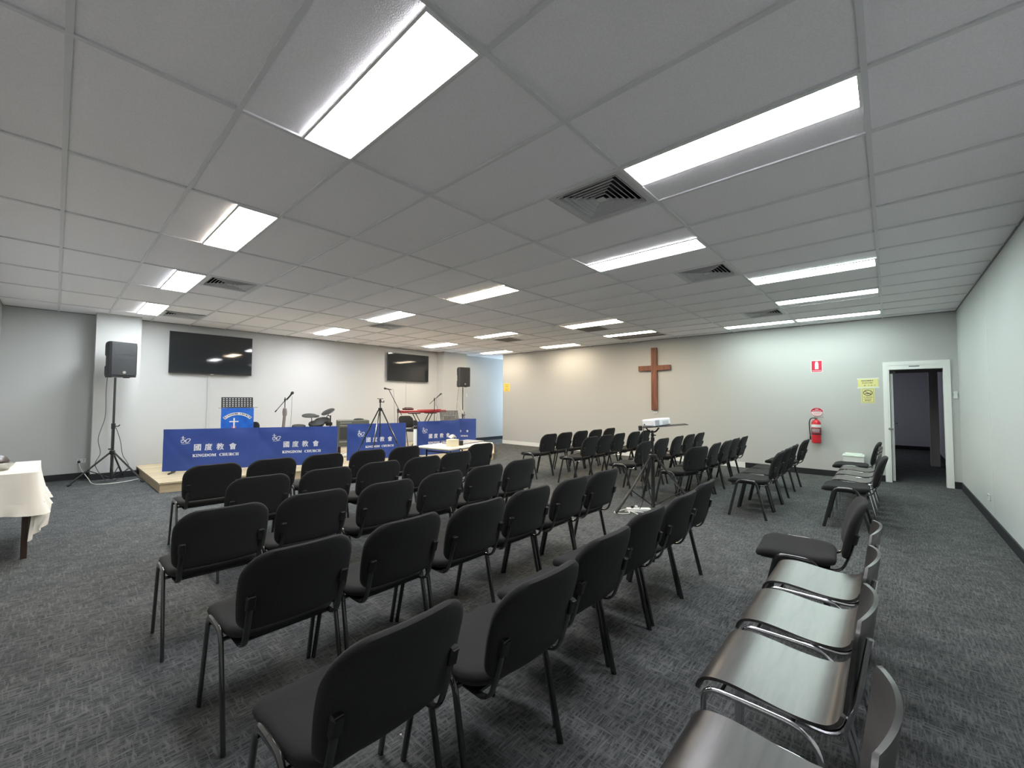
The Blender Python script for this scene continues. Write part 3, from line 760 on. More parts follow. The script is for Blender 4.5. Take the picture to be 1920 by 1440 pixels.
t = thing('microphone_stand', 'microphone stand with a long boom rising left over the tripod banner', 'microphone stand', (5.71, 9.0, SH))
m = MB(); m.cyl((0, 0, 0.08), (0, 0, 1.0), 0.010); m.build('pole', BLKMET, t)
e0 = ix*0.16+Vector((0, 0, 0.86)); e1 = -ix*0.38+Vector((0, 0, 1.50))
P0 = Vector((5.82-5.71, 0, 1.02-SH)); P1 = Vector((5.45-5.71, 0, 1.65-SH))
m = MB(); m.tube([P0, P1], 0.008, 8); m.build('boom', BLKMET, t)
m = MB(); m.cyl((0, 0, 0.93), (0, 0, 1.03), 0.02); m.build('clutch', BLKPLA, t)
tri(t, 0.22, 0.28, (30, 150, 270))
p = Vector((5.36, 9.0, 1.675))
tag(mic_mesh(p, (-0.98, -0.1, 0.15)).build('microphone', DKPLA), 'black microphone on the long boom above the tripod banner', 'microphone')
m = MB(); m.tube(curve_pts([p+Vector((0.16, 0, -0.01)), p+Vector((0.22, 0, -0.06)), p+Vector((0.25, 0, -0.5)), p+Vector((0.28, 0.0, -1.0)), Vector((5.68, 9.03, SH+0.01)), Vector((5.9, 9.2, SH+.006))]), 0.003, 6)
tag(m.build('microphone_cable', BLKPLA), 'thin cable hanging from the long boom microphone', 'cable')

t = thing('microphone_stand', 'microphone stand leaning over the right end of the red keyboard', 'microphone stand', (6.80, 8.97, SH))
m = MB(); m.cyl((0, 0, 0.08), (0, 0, 1.31), 0.009); m.build('pole', BLKMET, t)
m = MB(); m.tube([(-0.16, 0, 1.14), (0.13, 0, 1.36)], 0.007, 8); m.build('boom', BLKMET, t)
m = MB(); m.cyl((0, 0, 1.23), (0, 0, 1.29), 0.018); m.build('clutch', BLKPLA, t)
tri(t, 0.22, 0.28, (30, 150, 270))
p = Vector((6.80+0.20, 8.97, SH+1.41))
tag(mic_mesh(p, (0.8, 0, 0.6)).build('microphone', DKPLA), 'black microphone over the right end of the red keyboard', 'microphone')
m = MB(); m.tube(curve_pts([p+Vector((-0.12, 0, -0.10)), p+Vector((-0.14, .02, -0.28)), p+Vector((-0.05, .05, -0.40)), p+Vector((-0.08, 0.1, -0.9)), Vector((6.9, 9.1, SH+.006)), Vector((6.7, 9.3, SH+.006))]), 0.003, 6)
tag(m.build('microphone_cable', BLKPLA), 'thin cable curling down from the microphone by the keyboard', 'cable')

# ------------------------------------------------------------------ keyboard
t = thing('keyboard_stand', 'black crossed-leg stand under the red keyboard', 'stand', (6.60, 9.22, SH), radians(-4))
for dy in (-0.08, 0.08):
    for s_ in (-1, 1):
        m = MB(); m.tube([(s_*0.27, dy, 0.015), (-s_*0.25, dy, 0.885)], 0.012, 8); m.build('leg', BLKMET, t)
for s_ in (-1, 1):
    m = MB(); m.box(s_*0.25-0.10, s_*0.25+0.10, -0.16, 0.16, 0.885, 0.91, bev=0.006); m.build('support_bar', BLKPLA, t)
t = thing('electronic_keyboard', 'long crimson electronic keyboard on the crossed-leg stand', 'keyboard', (6.60, 9.22, SH+0.911), radians(-4))
m = MB(); m.box(-0.66, 0.66, -0.15, 0.15, 0, 0.07, bev=0.012); kb = m.build('case', KEYRED, t)
m = MB(); m.box(-0.60, 0.60, -0.04, 0.12, 0.070, 0.073); m.build('keys', PAPER, t)
m = MB(); m.box(-0.5, -0.18, -0.1525, -0.150, 0.012, 0.022); m.build('rear_label', mat('pale_print', (0.5, 0.4, 0.4), 0.5), t)
m = MB(); m.box(-0.2, 0.5, -0.14, -0.06, 0.07, 0.086, bev=0.005); m.build('control_strip', KEYRED, t)
m = MB(); m.box(-0.13, 0.13, -0.08, 0.08, 0, 0.05, bev=0.012); m.box(-0.09, -0.02, -0.05, 0.04, 0.05, 0.068, bev=.004); m.box(0.02, 0.1, -0.05, 0.04, 0.05, 0.066, bev=.004)
tag(m.build('effects_unit', mat('dark_maroon_plastic', (0.06, 0.018, 0.018), 0.5), loc=(6.18, 9.27, SH+0.985), rz=radians(5)), 'small dark box resting on the left end of the red keyboard', 'audio device')

# ------------------------------------------------------------------ electronic drum kit
t = thing('electronic_drum_kit', 'black electronic drum kit with round pads behind the second banner', 'drum kit', (4.05, 9.7, SH))
def pad(x, z, r, tilt, tz, th, nm, dy=0.0):
    m = MB(); Mx = T(x, dy, z) @ RZ(tz) @ RX(tilt); m.lathe([(r*0.96, -th), (r, -th*0.6), (r, th*0.3), (r*0.95, th), (r*0.3, th*1.3)], 28, Mx); return m.build(nm, PADG, t)
m = MB()
for x, zt in ((-0.42, 0.62), (0.30, 0.88)):
    m.cyl((x, 0, 0.02), (x, 0, zt), 0.016)
m.tube([(-0.42, 0, 0.60), (-0.2, -0.22, 0.60), (0.1, -0.22, 0.60), (0.30, 0, 0.62)], 0.014, 10); m.cyl((-0.17, -0.1, .6), (-0.17, -0.1, 0.86), 0.009); m.cyl((0.25, 0, 0.86), (0.25, 0, 0.94), 0.008)
m.tube(fillet([(0.30, 0, 0.86), (0.22, 0, 0.88), (0.20, 0, 0.70)], .03), 0.010, 8)
for x in (-0.42, 0.30): m.box(x-0.02, x+0.02, -0.25, 0.25, 0.0, 0.03)
m.build('rack', BLKMET, t)
pad(-0.18, 0.885, 0.155, radians(14), radians(-20), 0.010, 'cymbal_pad')
pad(0.24, 0.965, 0.155, radians(30), radians(-75), 0.008, 'cymbal_pad')
pad(-0.06, 0.70, 0.165, radians(18), radians(-30), 0.028, 'drum_pad', -0.10)
pad(0.12, 0.76, 0.165, radians(20), radians(-40), 0.028, 'drum_pad', 0.02)
pad(-0.40, 0.645, 0.14, radians(10), radians(-10), 0.028, 'drum_pad', 0.0)
pad(0.02, 0.86, 0.08, radians(15), radians(-40), 0.010, 'cymbal_pad', 0.15)
m = MB(); m.box(0.20, 0.34, -0.03, 0.03, 0.64, 0.72, bev=.01); m.build('sound_module', BLKPLA, t)

# ------------------------------------------------------------------ equipment cabinet + cable heap
t = thing('equipment_cabinet', 'olive-grey equipment cabinet standing between two banners', 'cabinet', (4.62, 9.15, SH+0.20), radians(-20))
m = MB(); m.box(-0.33, 0.33, -0.24, 0.24, 0.0, 0.58, bev=0.008); m.build('case', OLIVE, t)
m = MB()
for z in (0.52, 0.46): m.box(-0.29, -0.05, -0.246, -0.238, z, z+0.02)
m.box(-0.30, -0.10, -0.245, -0.238, 0.10, 0.125); m.build('vent_slot', mat('pale_grey_trim', (0.25, 0.25, 0.22), 0.5), t)
m = MB(); m.box(-0.30, 0.30, -0.2425, -0.2395, 0.16, 0.43); m.build('door', OLIVED, t)
for sx in (-1, 1):
    for sy in (-1, 1):
        m = MB(); m.cyl((sx*0.28, sy*0.19, -0.2), (sx*0.28, sy*0.19, 0.0), 0.018); m.build('leg', BLKPLA, t)
m = MB(); m.lathe([(0.12, 0), (0.125, 0.012), (0.10, 0.03), (0.04, 0.038)], 24, Matrix.Diagonal((1, 0.7, 1, 1))); tag(m.build('black_cap', BLKPLA, loc=(4.74, 9.1, SH+0.781)), 'flat black cap lying on the olive-grey cabinet', 'cap')
rs = random.Random(3); m = MB()
for k in range(14):
    c = Vector((4.36+rs.uniform(-.13, .13), 8.80+rs.uniform(-.12, .1), SH+0.012+rs.uniform(0, .05)))
    m.tube([c+Vector((rs.uniform(.05, .12)*cos(a*0.9+k), rs.uniform(.04, .09)*sin(a*0.9+k), a*0.004)) for a in range(9)], 0.005, 6)
tag(m.build('cable_heap', CABLEW), 'tangled pale cables heaped under the olive-grey cabinet', 'cables', kind='stuff')
m = MB(); m.box(-0.12, 0.12, -0.09, 0.09, 0, 0.05, bev=0.006); tag(m.build('power_strip', SKINP, loc=(4.42, 8.60, SH), rz=0.4), 'pale power box on the stage before the cable heap', 'power box')

# ------------------------------------------------------------------ camera tripod before third banner
t = thing('camera_tripod', 'thin black camera tripod with no camera, before the single banner', 'tripod', (4.03, 6.94, 0))
m = MB(); m.cyl((0, 0, 0.72), (0, 0, 1.37), 0.011); m.build('centre_column', BLKMET, t)
m = MB(); m.lathe([(0.03, 1.195), (0.036, 1.205), (0.036, 1.25), (0.02, 1.26)]); m.build('shoulder', BLKPLA, t)
m = MB(); m.cyl((0, 0, 1.35), (0, 0, 1.41), 0.02); m.box(-0.05, 0.05, -0.02, 0.02, 1.418, 1.428); m.cyl((0, 0, 1.405), (0, 0, 1.42), 0.008); m.cyl((0.0, 0, 1.37), (0.05, -0.045, 1.36), 0.008); m.cyl((0.048, -0.043, 1.36), (0.048, -0.043, 1.39), 0.008)
m.build('head', BLKPLA, t)
for a in (-47.7, 132.3, 222.3):
    c, s_ = cos(radians(a)), sin(radians(a)); R_ = 0.62
    m = MB(); m.tube([(c*0.03, s_*0.03, 1.22), (c*0.32, s_*0.32, 0.625)], 0.012, 8); lg = m.build('leg', BLKMET, t)
    m = MB(); m.tube([(c*0.315, s_*0.315, 0.635), (c*R_, s_*R_, 0.012)], 0.008, 8); m.build('lower_leg', BLKMET, lg)
    for q, z in ((0.20, 0.87), (0.32, 0.625), (0.47, 0.315)):
        m = MB(); m.cyl((c*q, s_*q, z-.02), (c*(q-.015), s_*(q-.015), z+.02), 0.014); m.build('lock', BLKPLA, lg)

# ------------------------------------------------------------------ loudspeakers
def speaker(x, y, z, ang, lab, s=1.0):
    t = thing('loudspeaker', lab, 'loudspeaker', (x, y, z), radians(ang), 'loudspeakers on poles')
    W, H, D = 0.38*s, 0.585*s, 0.34*s
    def side(u):   # rear profile: notch on the side, narrower at the back
        pass
    # plan outline (front wide, back narrow), extruded in z with chamfered edges
    m = MB(); f = -D/2
    plan = [(-W/2, f+0.02), (-W/2+0.02, f), (W/2-0.02, f), (W/2, f+0.02), (W/2-0.01, f+D*0.45), (W*0.28, f+D), (-W*0.28, f+D), (-W/2+0.01, f+D*0.45)]
    n = len(plan)
    zs = [(0, 0.88), (0.02, 0.98), (0.05, 1.0), (H*0.30, 1.0), (H*0.32, 0.93), (H*0.60, 0.93), (H*0.64, 1.0), (H-0.05, 1.0), (H-0.02, 0.98), (H, 0.88)]
    vs = []
    for z_, k in zs:
        for (a, b_) in plan:
            kk = k if b_ > f+0.03 else (1.0 if 0.02 < z_ < H-0.02 else 0.97)
            vs.append((a*kk, b_*(kk if b_ > 0 else 1), z_))
    fs = [tuple(reversed(range(n))), tuple((len(zs)-1)*n+i for i in range(n))]
    for i in range(len(zs)-1):
        for j in range(n): q = (j+1) % n; fs.append((i*n+j, i*n+q, (i+1)*n+q, (i+1)*n+j))
    m.add(vs, fs); m.build('cabinet', DKPLA, t)
    m = MB()
    def g(u, v): return ((u-0.5)*(W-0.05), f-0.006-0.012*sin(pi*u)*(1 if v < .62 else .4), 0.03+(H-0.06)*v)
    m.sheet(g, 12, 16, 0.004); m.build('grille', mat('speaker_mesh', (0.02, 0.022, 0.024), 0.6, bump=(900, 0.8)), t)
    m = MB(); m.tube(curve_pts([(-W*0.32, f-0.014, H*0.62), (0, f-0.022, H*0.67), (W*0.32, f-0.014, H*0.62)]), 0.003, 6); m.build('grille_bar', DKPLA, t)
    m = MB(); m.cyl((0.0, f-0.022, 0.075), (0.0, f-0.018, 0.075), 0.024); m.build('badge', SILVER, t)
    for a in (-0.12, 0.12):
        m = MB(); m.box(a-0.025, a+0.025, -0.05, 0.05, -0.012, 0.0); m.build('foot', BLKPLA, t)
    return t
def speaker_stand(x, y, z, h, lab, zc, R_, az, rz=0):
    t = thing('speaker_stand', lab, 'speaker stand', (x, y, z), rz, 'speaker stands')
    m = MB(); m.cyl((0, 0, 0.06), (0, 0, 0.95), 0.022); m.build('outer_tube', BLKMET, t)
    m = MB(); m.cyl((0, 0, 0.95), (0, 0, h), 0.017); m.build('inner_pole', BLKMET, t)
    m = MB(); m.lathe([(0.03, zc-0.03), (0.036, zc-0.02), (0.036, zc+0.03), (0.028, zc+0.04)]); m.build('collar', BLKPLA, t)
    m = MB(); m.cyl((0, 0, 0.90), (0, 0, 0.99), 0.028); m.tube([(0.02, 0, 0.94), (0.06, -0.03, 0.94), (0.075, -0.04, 0.965)], 0.009, 8); m.build('clamp', BLKPLA, t)
    m = MB(); m.tube([(-0.02, 0.01, zc+0.06), (-0.05, 0.02, zc+0.06)], 0.012, 8); m.build('knob', BLKPLA, t)
    for a in az:
        c, s_ = cos(radians(a)), sin(radians(a))
        m = MB(); m.tube([(c*0.03, s_*0.03, zc), (c*R_, s_*R_, 0.014)], 0.014, 8); lg = m.build('leg', BLKMET, t)
        m = MB(); m.tube([(c*(R_-0.04), s_*(R_-0.04), 0.04), (c*(R_+0.005), s_*(R_+0.005), 0.0125)], 0.018, 8); m.build('rubber_foot', BLKPLA, lg)
        k = 0.55; m = MB(); m.tube([(c*0.02, s_*0.02, 0.09), (c*R_*k, s_*R_*k, zc*(1-k)+0.014*k)], 0.007, 6); m.build('brace', BLKMET, lg)
    return t
speaker_stand(0.67, 9.66, 0, 1.76, 'black tripod stand under the left loudspeaker', 0.50, 0.50, (178, -42, 68))
speaker(0.70, 9.70, 1.772, 20, 'black loudspeaker high on its pole by the left column')
speaker_stand(8.36, 9.62, 0, 1.80, 'black pole stand under the right loudspeaker', 0.50, 0.48, (232, 352, 112))
speaker(8.37, 9.66, 1.812, -14, 'black loudspeaker high on its pole by the right column')
m = MB(); m.tube(curve_pts([(0.58, 9.76, 1.79), (0.57, 9.75, 1.5), (0.57, 9.74, 1.1), (0.50, 9.73, 0.75), (0.53, 9.72, 0.5), (0.48, 9.80, 0.30), (0.60, 9.85, 0.04), (0.66, 9.9, 0.006), (0.9, 9.95, 0.006)]), 0.005, 6)
tag(m.build('speaker_cable', mat('grey_cable', (0.08, 0.085, 0.09), 0.5)), 'dark cable hanging from the left loudspeaker', 'cable')
m = MB(); m.tube(curve_pts([(0.70, 9.62, 0.92), (0.76, 9.64, 0.7), (0.80, 9.66, 0.45), (0.88, 9.68, 0.25), (0.78, 9.75, 0.10), (0.72, 9.8, 0.006), (0.55, 9.85, 0.006)]), 0.004, 6)
tag(m.build('speaker_cable', BLKPLA), 'thin cable looping right of the left speaker stand leg', 'cable')
m = MB(); m.tube(curve_pts([(0.31, YW-0.02, 0.30), (0.33, YW-0.10, 0.2), (0.42, 10.1, 0.04), (0.45, 9.75, 0.008), (0.55, 9.55, 0.008), (0.80, 9.55, 0.008), (1.02, 9.72, 0.008)]), 0.006, 6)
tag(m.build('power_lead', CABLEW), 'pale power lead curving over the carpet to the wall socket', 'cable')
m = MB(); m.tube(curve_pts([(8.27, 9.70, 1.80), (8.22, 9.70, 1.5), (8.20, 9.72, 1.1), (8.2, 9.74, 0.7), (8.25, 9.76, 0.03), (8.2, 9.9, 0.008)]), 0.004, 6)
tag(m.build('speaker_cable', BLKPLA), 'dark cable hanging from the right loudspeaker', 'cable')

# ------------------------------------------------------------------ wall screens
def tv(x0, x1, z0, z1, lab, light):
    t = thing('wall_tv', lab, 'television', ((x0+x1)/2, YW-0.085, z0))
    W = x1-x0; H = z1-z0
    m = MB(); m.box(-W/2, W/2, 0.0, 0.035, 0, H, bev=0.004); m.build('bezel', BLKPLA, t)
    m = MB(); m.box(-W/2+0.010, W/2-0.010, -0.002, 0.0, 0.016, H-0.010); m.build('screen', SCREEN, t)
    m = MB(); m.box(-0.30, 0.30, 0.035, 0.0848, 0.2, H-0.25); m.build('wall_bracket', BLKMET, t)
    m = MB(); m.box(-0.035, 0.02, -0.004, 0.01, -0.012, 0.002, bev=0.002); m.build('sensor_bar', SILVER, t)
tv(1.47, 2.90, 1.92, 2.745, 'large black wall screen left above the lectern pennant', 0)
tv(6.26, 7.66, 1.95, 2.745, 'large black wall screen right above the red keyboard', 0)
for x, zt, lab in ((2.14, 1.91, 'white cable duct running down from the left wall screen'), (6.93, 1.94, 'white cable duct running down from the right wall screen')):
    m = MB(); m.box(x-0.018, x+0.018, YW-0.014, YW-0.0005, SH+0.01, zt, bev=0.002); tag(m.build('cable_duct', WALL), lab, 'cable duct')

def socket(M, lab, extra=None, w_=0.115, h_=0.075):
    t = thing('wall_socket', lab, 'wall socket'); t.matrix_world = M
    m = MB(); m.box(-w_/2, w_/2, -0.010, -0.0005, -h_/2, h_/2, bev=0.003); m.build('faceplate', SKINP, t)
    for a in (-0.028, 0.028):
        m = MB(); m.box(a-0.004, a+0.004, -0.0115, -0.0098, -0.02, 0.0); m.box(a-0.008, a+0.008, -0.014, -0.0098, 0.012, 0.026); m.build('switch_rocker', GREY, t)
socket(T(0.34, YW, 0.315), 'double wall socket with a plug in it behind the left speaker stand')
m = MB(); m.cyl((0.31, YW-0.045, 0.30), (0.31, YW-0.0155, 0.30), 0.02); tag(m.build('plug', BLKPLA), 'black plug in the socket behind the left speaker stand', 'plug')
socket(T(7.42, YR, 0.29) @ RZ(pi), 'double wall socket low on the right-hand wall')
socket(T(9.27, YW, 1.57), 'small pale thermostat plate on the wall right of the right loudspeaker', w_=0.08, h_=0.11)
socket(T(XW, -0.81, 1.52) @ RZ(-pi/2), 'narrow light switch in the corner right of the door', w_=0.05, h_=0.12)

# ------------------------------------------------------------------ cross wall: cross, signs, extinguisher, bin
XM = T(XW, 0, 0) @ RZ(-pi/2)   # local x -> -Y, local -y -> -X (front faces the room), z up
def wallM(y, z): return T(XW, y, z) @ RZ(-pi/2)
t = thing('wooden_cross', 'red-brown wooden cross hung on the cross wall', 'cross'); t.matrix_world = wallM(4.23, 1.18)
m = MB(); m.box(-0.072, 0.072, -0.075, -0.02, 0, 1.525, bev=0.004); m.build('upright', CROSSW, t)
m = MB(); m.box(-0.40, -0.074, -0.075, -0.02, 0.965, 1.09, bev=0.004); m.box(0.074, 0.40, -0.075, -0.02, 0.965, 1.09, bev=0.004); m.build('crossbeam', CROSSW, t)
m = MB(); m.box(-0.03, 0.03, -0.02, -0.0005, 1.25, 1.31); m.box(-0.03, 0.03, -0.02, -0.0005, 0.15, 0.21); m.build('wall_batten', CROSSW, t)
m = MB(); m.box(-0.055, 0.055, -0.022, -0.0005, -0.075, -0.03, bev=0.003); o = tag(m.build('cross_lamp', WPAINT), 'small white fitting on the wall under the wooden cross', 'wall fitting'); o.matrix_world = wallM(4.23, 1.18)

t = thing('fire_sign', 'red square sign with a white extinguisher symbol high on the wall', 'sign'); t.matrix_world = wallM(1.015, 2.085)
m = MB(); m.box(-0.090, 0.090, -0.004, -0.0005, -0.115, 0.115); m.build('backing', WSIGN, t)
m = MB(); m.box(-0.080, 0.080, -0.0055, -0.004, -0.105, 0.105); m.build('panel', REDSIGN, t)
m = MB(); m.prism([(-0.028, -0.055), (0.028, -0.055), (0.028, 0.055), (0.018, 0.072), (0.022, 0.092), (-0.022, 0.092), (-0.018, 0.072), (-0.028, 0.055)], -0.007, -0.0055); m.build('pictogram', WSIGN, t)
text_mb('FIRE EXTINGUISHER', 0.019, T(0, -0.0062, -0.084), 0.0005, 0.0004, squash=0.85).build('lettering', WSIGN, t)

t = thing('round_fire_sign', 'oval red and white sign directly above the fire extinguisher', 'sign'); t.matrix_world = wallM(1.03, 1.205)
def ell(a, b_, n=40, lo=0, hi=2*pi): return [(a*cos(lo+(hi-lo)*k/n), b_*sin(lo+(hi-lo)*k/n)) for k in range(n if hi-lo > 6 else n+1)]
m = MB(); m.prism(ell(0.103, 0.083), -0.004, -0.0005); m.build('backing', WSIGN, t)
m = MB(); m.prism(ell(0.094, 0.076, 30, 0.05, pi-0.05), -0.0055, -0.004); m.build('panel', REDSIGN, t)
m = MB(); m.tube([(a, -0.005, b_) for a, b_ in ell(0.094, 0.076)]+[(0.094, -0.005, 0)], 0.004, 6); m.build('rim', REDSIGN, t)
mb = text_mb('FIRE', 0.028, T(0, -0.0062, 0.048), 0.0005, 0.0005); q = text_mb('EXTINGUISHER', 0.020, T(0, -0.0062, 0.020), 0.0005, 0.0004); mb.add(q.v, q.f); mb.build('lettering', WSIGN, t)
m = MB(); m.box(-0.06, 0.06, -0.005, -0.004, -0.025, -0.019); m.box(-0.045, 0.045, -0.005, -0.004, -0.045, -0.039); m.build('small_print', REDSIGN, t)

t = thing('fire_extinguisher', 'red fire extinguisher with black hose hung on the wall', 'fire extinguisher'); t.matrix_world = wallM(1.035, 0.615) @ T(0, -0.105, 0)
m = MB(); m.lathe([(0.066, 0.0), (0.076, 0.012), (0.077, 0.36), (0.068, 0.40), (0.040, 0.435), (0.022, 0.445), (0.022, 0.46)]); m.build('cylinder', RED, t)
m = MB(); m.lathe([(0.0775, 0.30), (0.0782, 0.302), (0.0782, 0.352), (0.0775, 0.354)]); m.build('white_band', WSIGN, t)
m = MB(); m.lathe([(0.0775, 0.195), (0.0784, 0.197), (0.0784, 0.288), (0.0775, 0.290)]); m.build('label', mat('maroon_label', (0.16, 0.03, 0.05), 0.5), t)
m = MB()
for z in (0.265, 0.24, 0.215):
    m.tube([(0.0788*sin(a/10), -0.0788*cos(a/10), z) for a in range(-8, 9)], 0.0045, 6)
m.build('label_print', WSIGN, t)
m = MB(); m.lathe([(0.0772, 0.163), (0.081, 0.165), (0.081, 0.183), (0.0772, 0.185)]); m.build('strap', BLKPLA, t)
m = MB(); m.lathe([(0.024, 0.455), (0.026, 0.46), (0.026, 0.485), (0.018, 0.49)]); m.box(-0.02, 0.115, -0.010, 0.010, 0.487, 0.494); m.box(-0.02, 0.11, -0.010, 0.010, 0.505, 0.512); m.box(-0.022, 0.0, -0.012, 0.012, 0.485, 0.512); m.build('valve', SILVER, t)
m = MB(); m.tube(curve_pts([(-0.02, 0, 0.475), (-0.075, 0, 0.465), (-0.105, 0, 0.40), (-0.103, 0, 0.25), (-0.093, 0, 0.12)]), 0.009, 8); m.build('hose', BLKPLA, t)
m = MB(); m.cyl((-0.093, 0, 0.06), (-0.093, 0, 0.125), 0.013); m.build('nozzle', BLKPLA, t)
m = MB(); m.box(-0.02, 0.02, 0.078, 0.1045, 0.10, 0.36); m.build('wall_bracket', BLKPLA, t)

t = thing('yellow_notice', 'wide yellow paper notice taped beside the door frame', 'notice'); t.matrix_world = wallM(0.27, 1.742) @ RY(radians(-1))
m = MB(); m.box(-0.140, 0.140, -0.003, -0.0005, -0.083, 0.083); m.build('sheet', YEL, t)
m = MB(); m.box(-0.150, 0.150, -0.0035, -0.003, -0.092, -0.068); m.box(-0.150, 0.150, -0.0035, -0.003, 0.07, 0.092); m.build('tape', TAPE, t)
mb = MB(); rs = random.Random(5)
def scrib(mb, x0, x1, z, h, y=-0.0035):
    x = x0
    while x < x1-0.004:
        w_ = rs.uniform(0.004, 0.009); hh = h*rs.uniform(0.5, 1); mb.box(x, min(x+w_, x1), y, y+0.0005, z-hh/2, z+hh/2); x += w_+rs.uniform(0.0015, 0.003)
scrib(mb, -0.09, 0.075, 0.042, 0.020); scrib(mb, -0.08, 0.065, 0.004, 0.016); 
for x in (-0.055, 0.0, 0.04, 0.085): scrib(mb, x, x+0.02, -0.042, 0.014)
mb.build('handwriting', INK, t)
t = thing('no_smoking_notice', 'yellow paper notice with a crossed-out oval symbol below the wide notice', 'notice'); t.matrix_world = wallM(0.275, 1.517)
m = MB(); m.box(-0.096, 0.096, -0.0035, -0.0006, -0.135, 0.130); m.build('sheet', YEL, t)
mb = MB()
bx = [(-0.072, -0.118), (0.072, -0.118), (0.078, -0.112), (0.078, 0.108), (0.070, 0.118), (-0.070, 0.118), (-0.078, 0.108), (-0.078, -0.112), (-0.072, -0.118)]
mb.tube([(a, -0.0038, b_) for a, b_ in bx], 0.0022, 6)
mb.tube([(a, -0.004, b_+0.05) for a, b_ in ell(0.060, 0.048)]+[(0.06, -0.004, 0.05)], 0.005, 6)
mb.tube([(-0.045, -0.004, 0.082), (0.045, -0.004, 0.018)], 0.0045, 6)
mb.box(-0.040, 0.030, -0.0045, -0.0035, 0.030, 0.044); mb.box(0.034, 0.042, -0.0045, -0.0035, 0.030, 0.044)
mb.tube([(0.038, -0.004, 0.05), (0.030, -0.004, 0.062), (0.038, -0.004, 0.075)], 0.002, 6)
mb.build('symbol', INK, t)
q = text_mb('NO SMOKING', 0.022, T(0, -0.0042, -0.030), 0.0004, 0.0005, squash=0.9)
rs = random.Random(8); scrib(q, -0.05, 0.05, -0.062, 0.013, -0.0042); scrib(q, -0.045, 0.045, -0.090, 0.018, -0.0042); q.build('lettering', INK, t)
t = thing('yellow_notice', 'small yellow notice at the left edge of the cross wall', 'notice'); t.matrix_world = wallM(9.20, 1.82)
m = MB(); m.box(-0.13, 0.13, -0.003, -0.0005, -0.13, 0.13); m.build('sheet', YEL2, t)
mb = MB(); rs = random.Random(9)
for z, a in ((0.09, 0.10), (0.045, 0.06), (0.02, 0.07), (-0.04, 0.09), (-0.075, 0.05), (-0.10, 0.06)): scrib(mb, -a, a, z, 0.016)
mb.build('handwriting', mat('brown_ink', (0.25, 0.16, 0.05), .6), t)

t = thing('waste_bin', 'white plastic bin with a flat lid below the yellow notices', 'bin', (XW-0.17, 0.49, 0))
m = MB()
vs = []
for z, k in ((0, 0.84), (0.02, 0.88), (0.42, 1.0)):
    for px, py in ((1, 1), (-1, 1), (-1, -1), (1, -1)): vs.append((0.125*k*px, 0.145*k*py, z))
m.add(vs, [(3, 2, 1, 0), (8, 9, 10, 11)]+[(i*4+j, i*4+(j+1) % 4, i*4+4+(j+1) % 4, i*4+4+j) for i in (0, 1) for j in range(4)])
m.build('body', WPAINT, t)
m = MB(); m.box(-0.135, 0.135, -0.155, 0.155, 0.42, 0.455, bev=0.01); m.box(-0.11, 0.11, -0.125, 0.125, 0.455, 0.475, bev=0.008); m.build('lid', GREENP, t)

# ------------------------------------------------------------------ projector on its stand
PX, PY = 5.25, 2.29
t = thing('projector_stand', 'black tripod stand holding the projector tray in the aisle', 'tripod stand', (PX, PY, 0))
m = MB(); m.cyl((0, 0, 0.03), (0, 0, 0.75), 0.024); m.build('outer_tube', BLKMET, t)
m = MB(); m.cyl((0, 0, 0.75), (0, 0, 1.02), 0.0155); m.build('inner_pole', BLKMET, t)
m = MB(); m.cyl((0, 0, 0.88), (0, 0, 0.93), 0.024); m.tube([(0.02, 0, 0.955), (0.055, -0.02, 0.955)], 0.007, 8); m.lathe([(0.012, 0.93), (0.02, 0.95), (0.02, 0.975), (0.012, 0.98)]); m.build('clamp', BLKPLA, t)
m = MB(); m.lathe([(0.038, 0.665), (0.05, 0.68), (0.05, 0.705), (0.034, 0.715)]); m.build('collar', BLKPLA, t)
m = MB(); m.tube(fillet([(-0.06, 0.06, 1.055), (-0.03, 0.03, 1.0), (0.03, -0.03, 1.0), (0.06, -0.06, 1.055)], .03), 0.010, 8); m.build('yoke', BLKPLA, t)
for a in (157, 37, 277):
    c, s_ = cos(radians(a)), sin(radians(a)); R_ = 0.60
    m = MB(); m.tube([(c*0.04, s_*0.04, 0.68), (c*R_*0.62, s_*R_*0.62, 0.27)], 0.015, 8); lg = m.build('leg', BLKMET, t)
    m = MB(); m.tube([(c*R_*0.60, s_*R_*0.60, 0.284), (c*R_, s_*R_, 0.022)], 0.019, 8); m.build('lower_leg', BLKMET, lg)
    m = MB(); m.tube([(c*R_*0.6, s_*R_*0.6, 0.28), (c*0.02, s_*0.02, 0.055)], 0.007, 6); m.build('brace', BLKMET, lg)
t = thing('laptop_tray', 'thin dark tray under the white projector on the tripod', 'tray', (PX, PY, 1.066), radians(-62))
Mt = RY(radians(-5.5))
m = MB(); m.box(-0.165, 0.42, -0.14, 0.14, 0.0, 0.005, Mt); m.build('board', DKPLA, t)
m = MB(); m.box(-0.180, -0.135, -0.14, -0.04, -0.028, 0.032, Mt, bev=0.004); m.build('stop_clip', BLKPLA, t)
t = thing('projector', 'white projector lying on the tripod tray', 'projector', (PX+0.025, PY-0.045, 1.082), 0); t.rotation_euler = (RZ(radians(-62)) @ RY(radians(-5.5)) @ RZ(radians(-49))).to_euler()
m = MB(); m.box(-0.11, 0.11, -0.145, 0.145, 0.0, 0.092, bev=0.013); m.build('case', PROJW, t)
m = MB(); m.box(0.108, 0.1125, -0.13, -0.06, 0.012, 0.080, bev=0.001); m.build('vent_grille', PROJG, t)
m = MB(); m.box(0.108, 0.112, 0.0, 0.10, 0.018, 0.060); m.build('port_panel', mat('pale_grey_plastic', (0.55, 0.57, 0.6), 0.4), t)
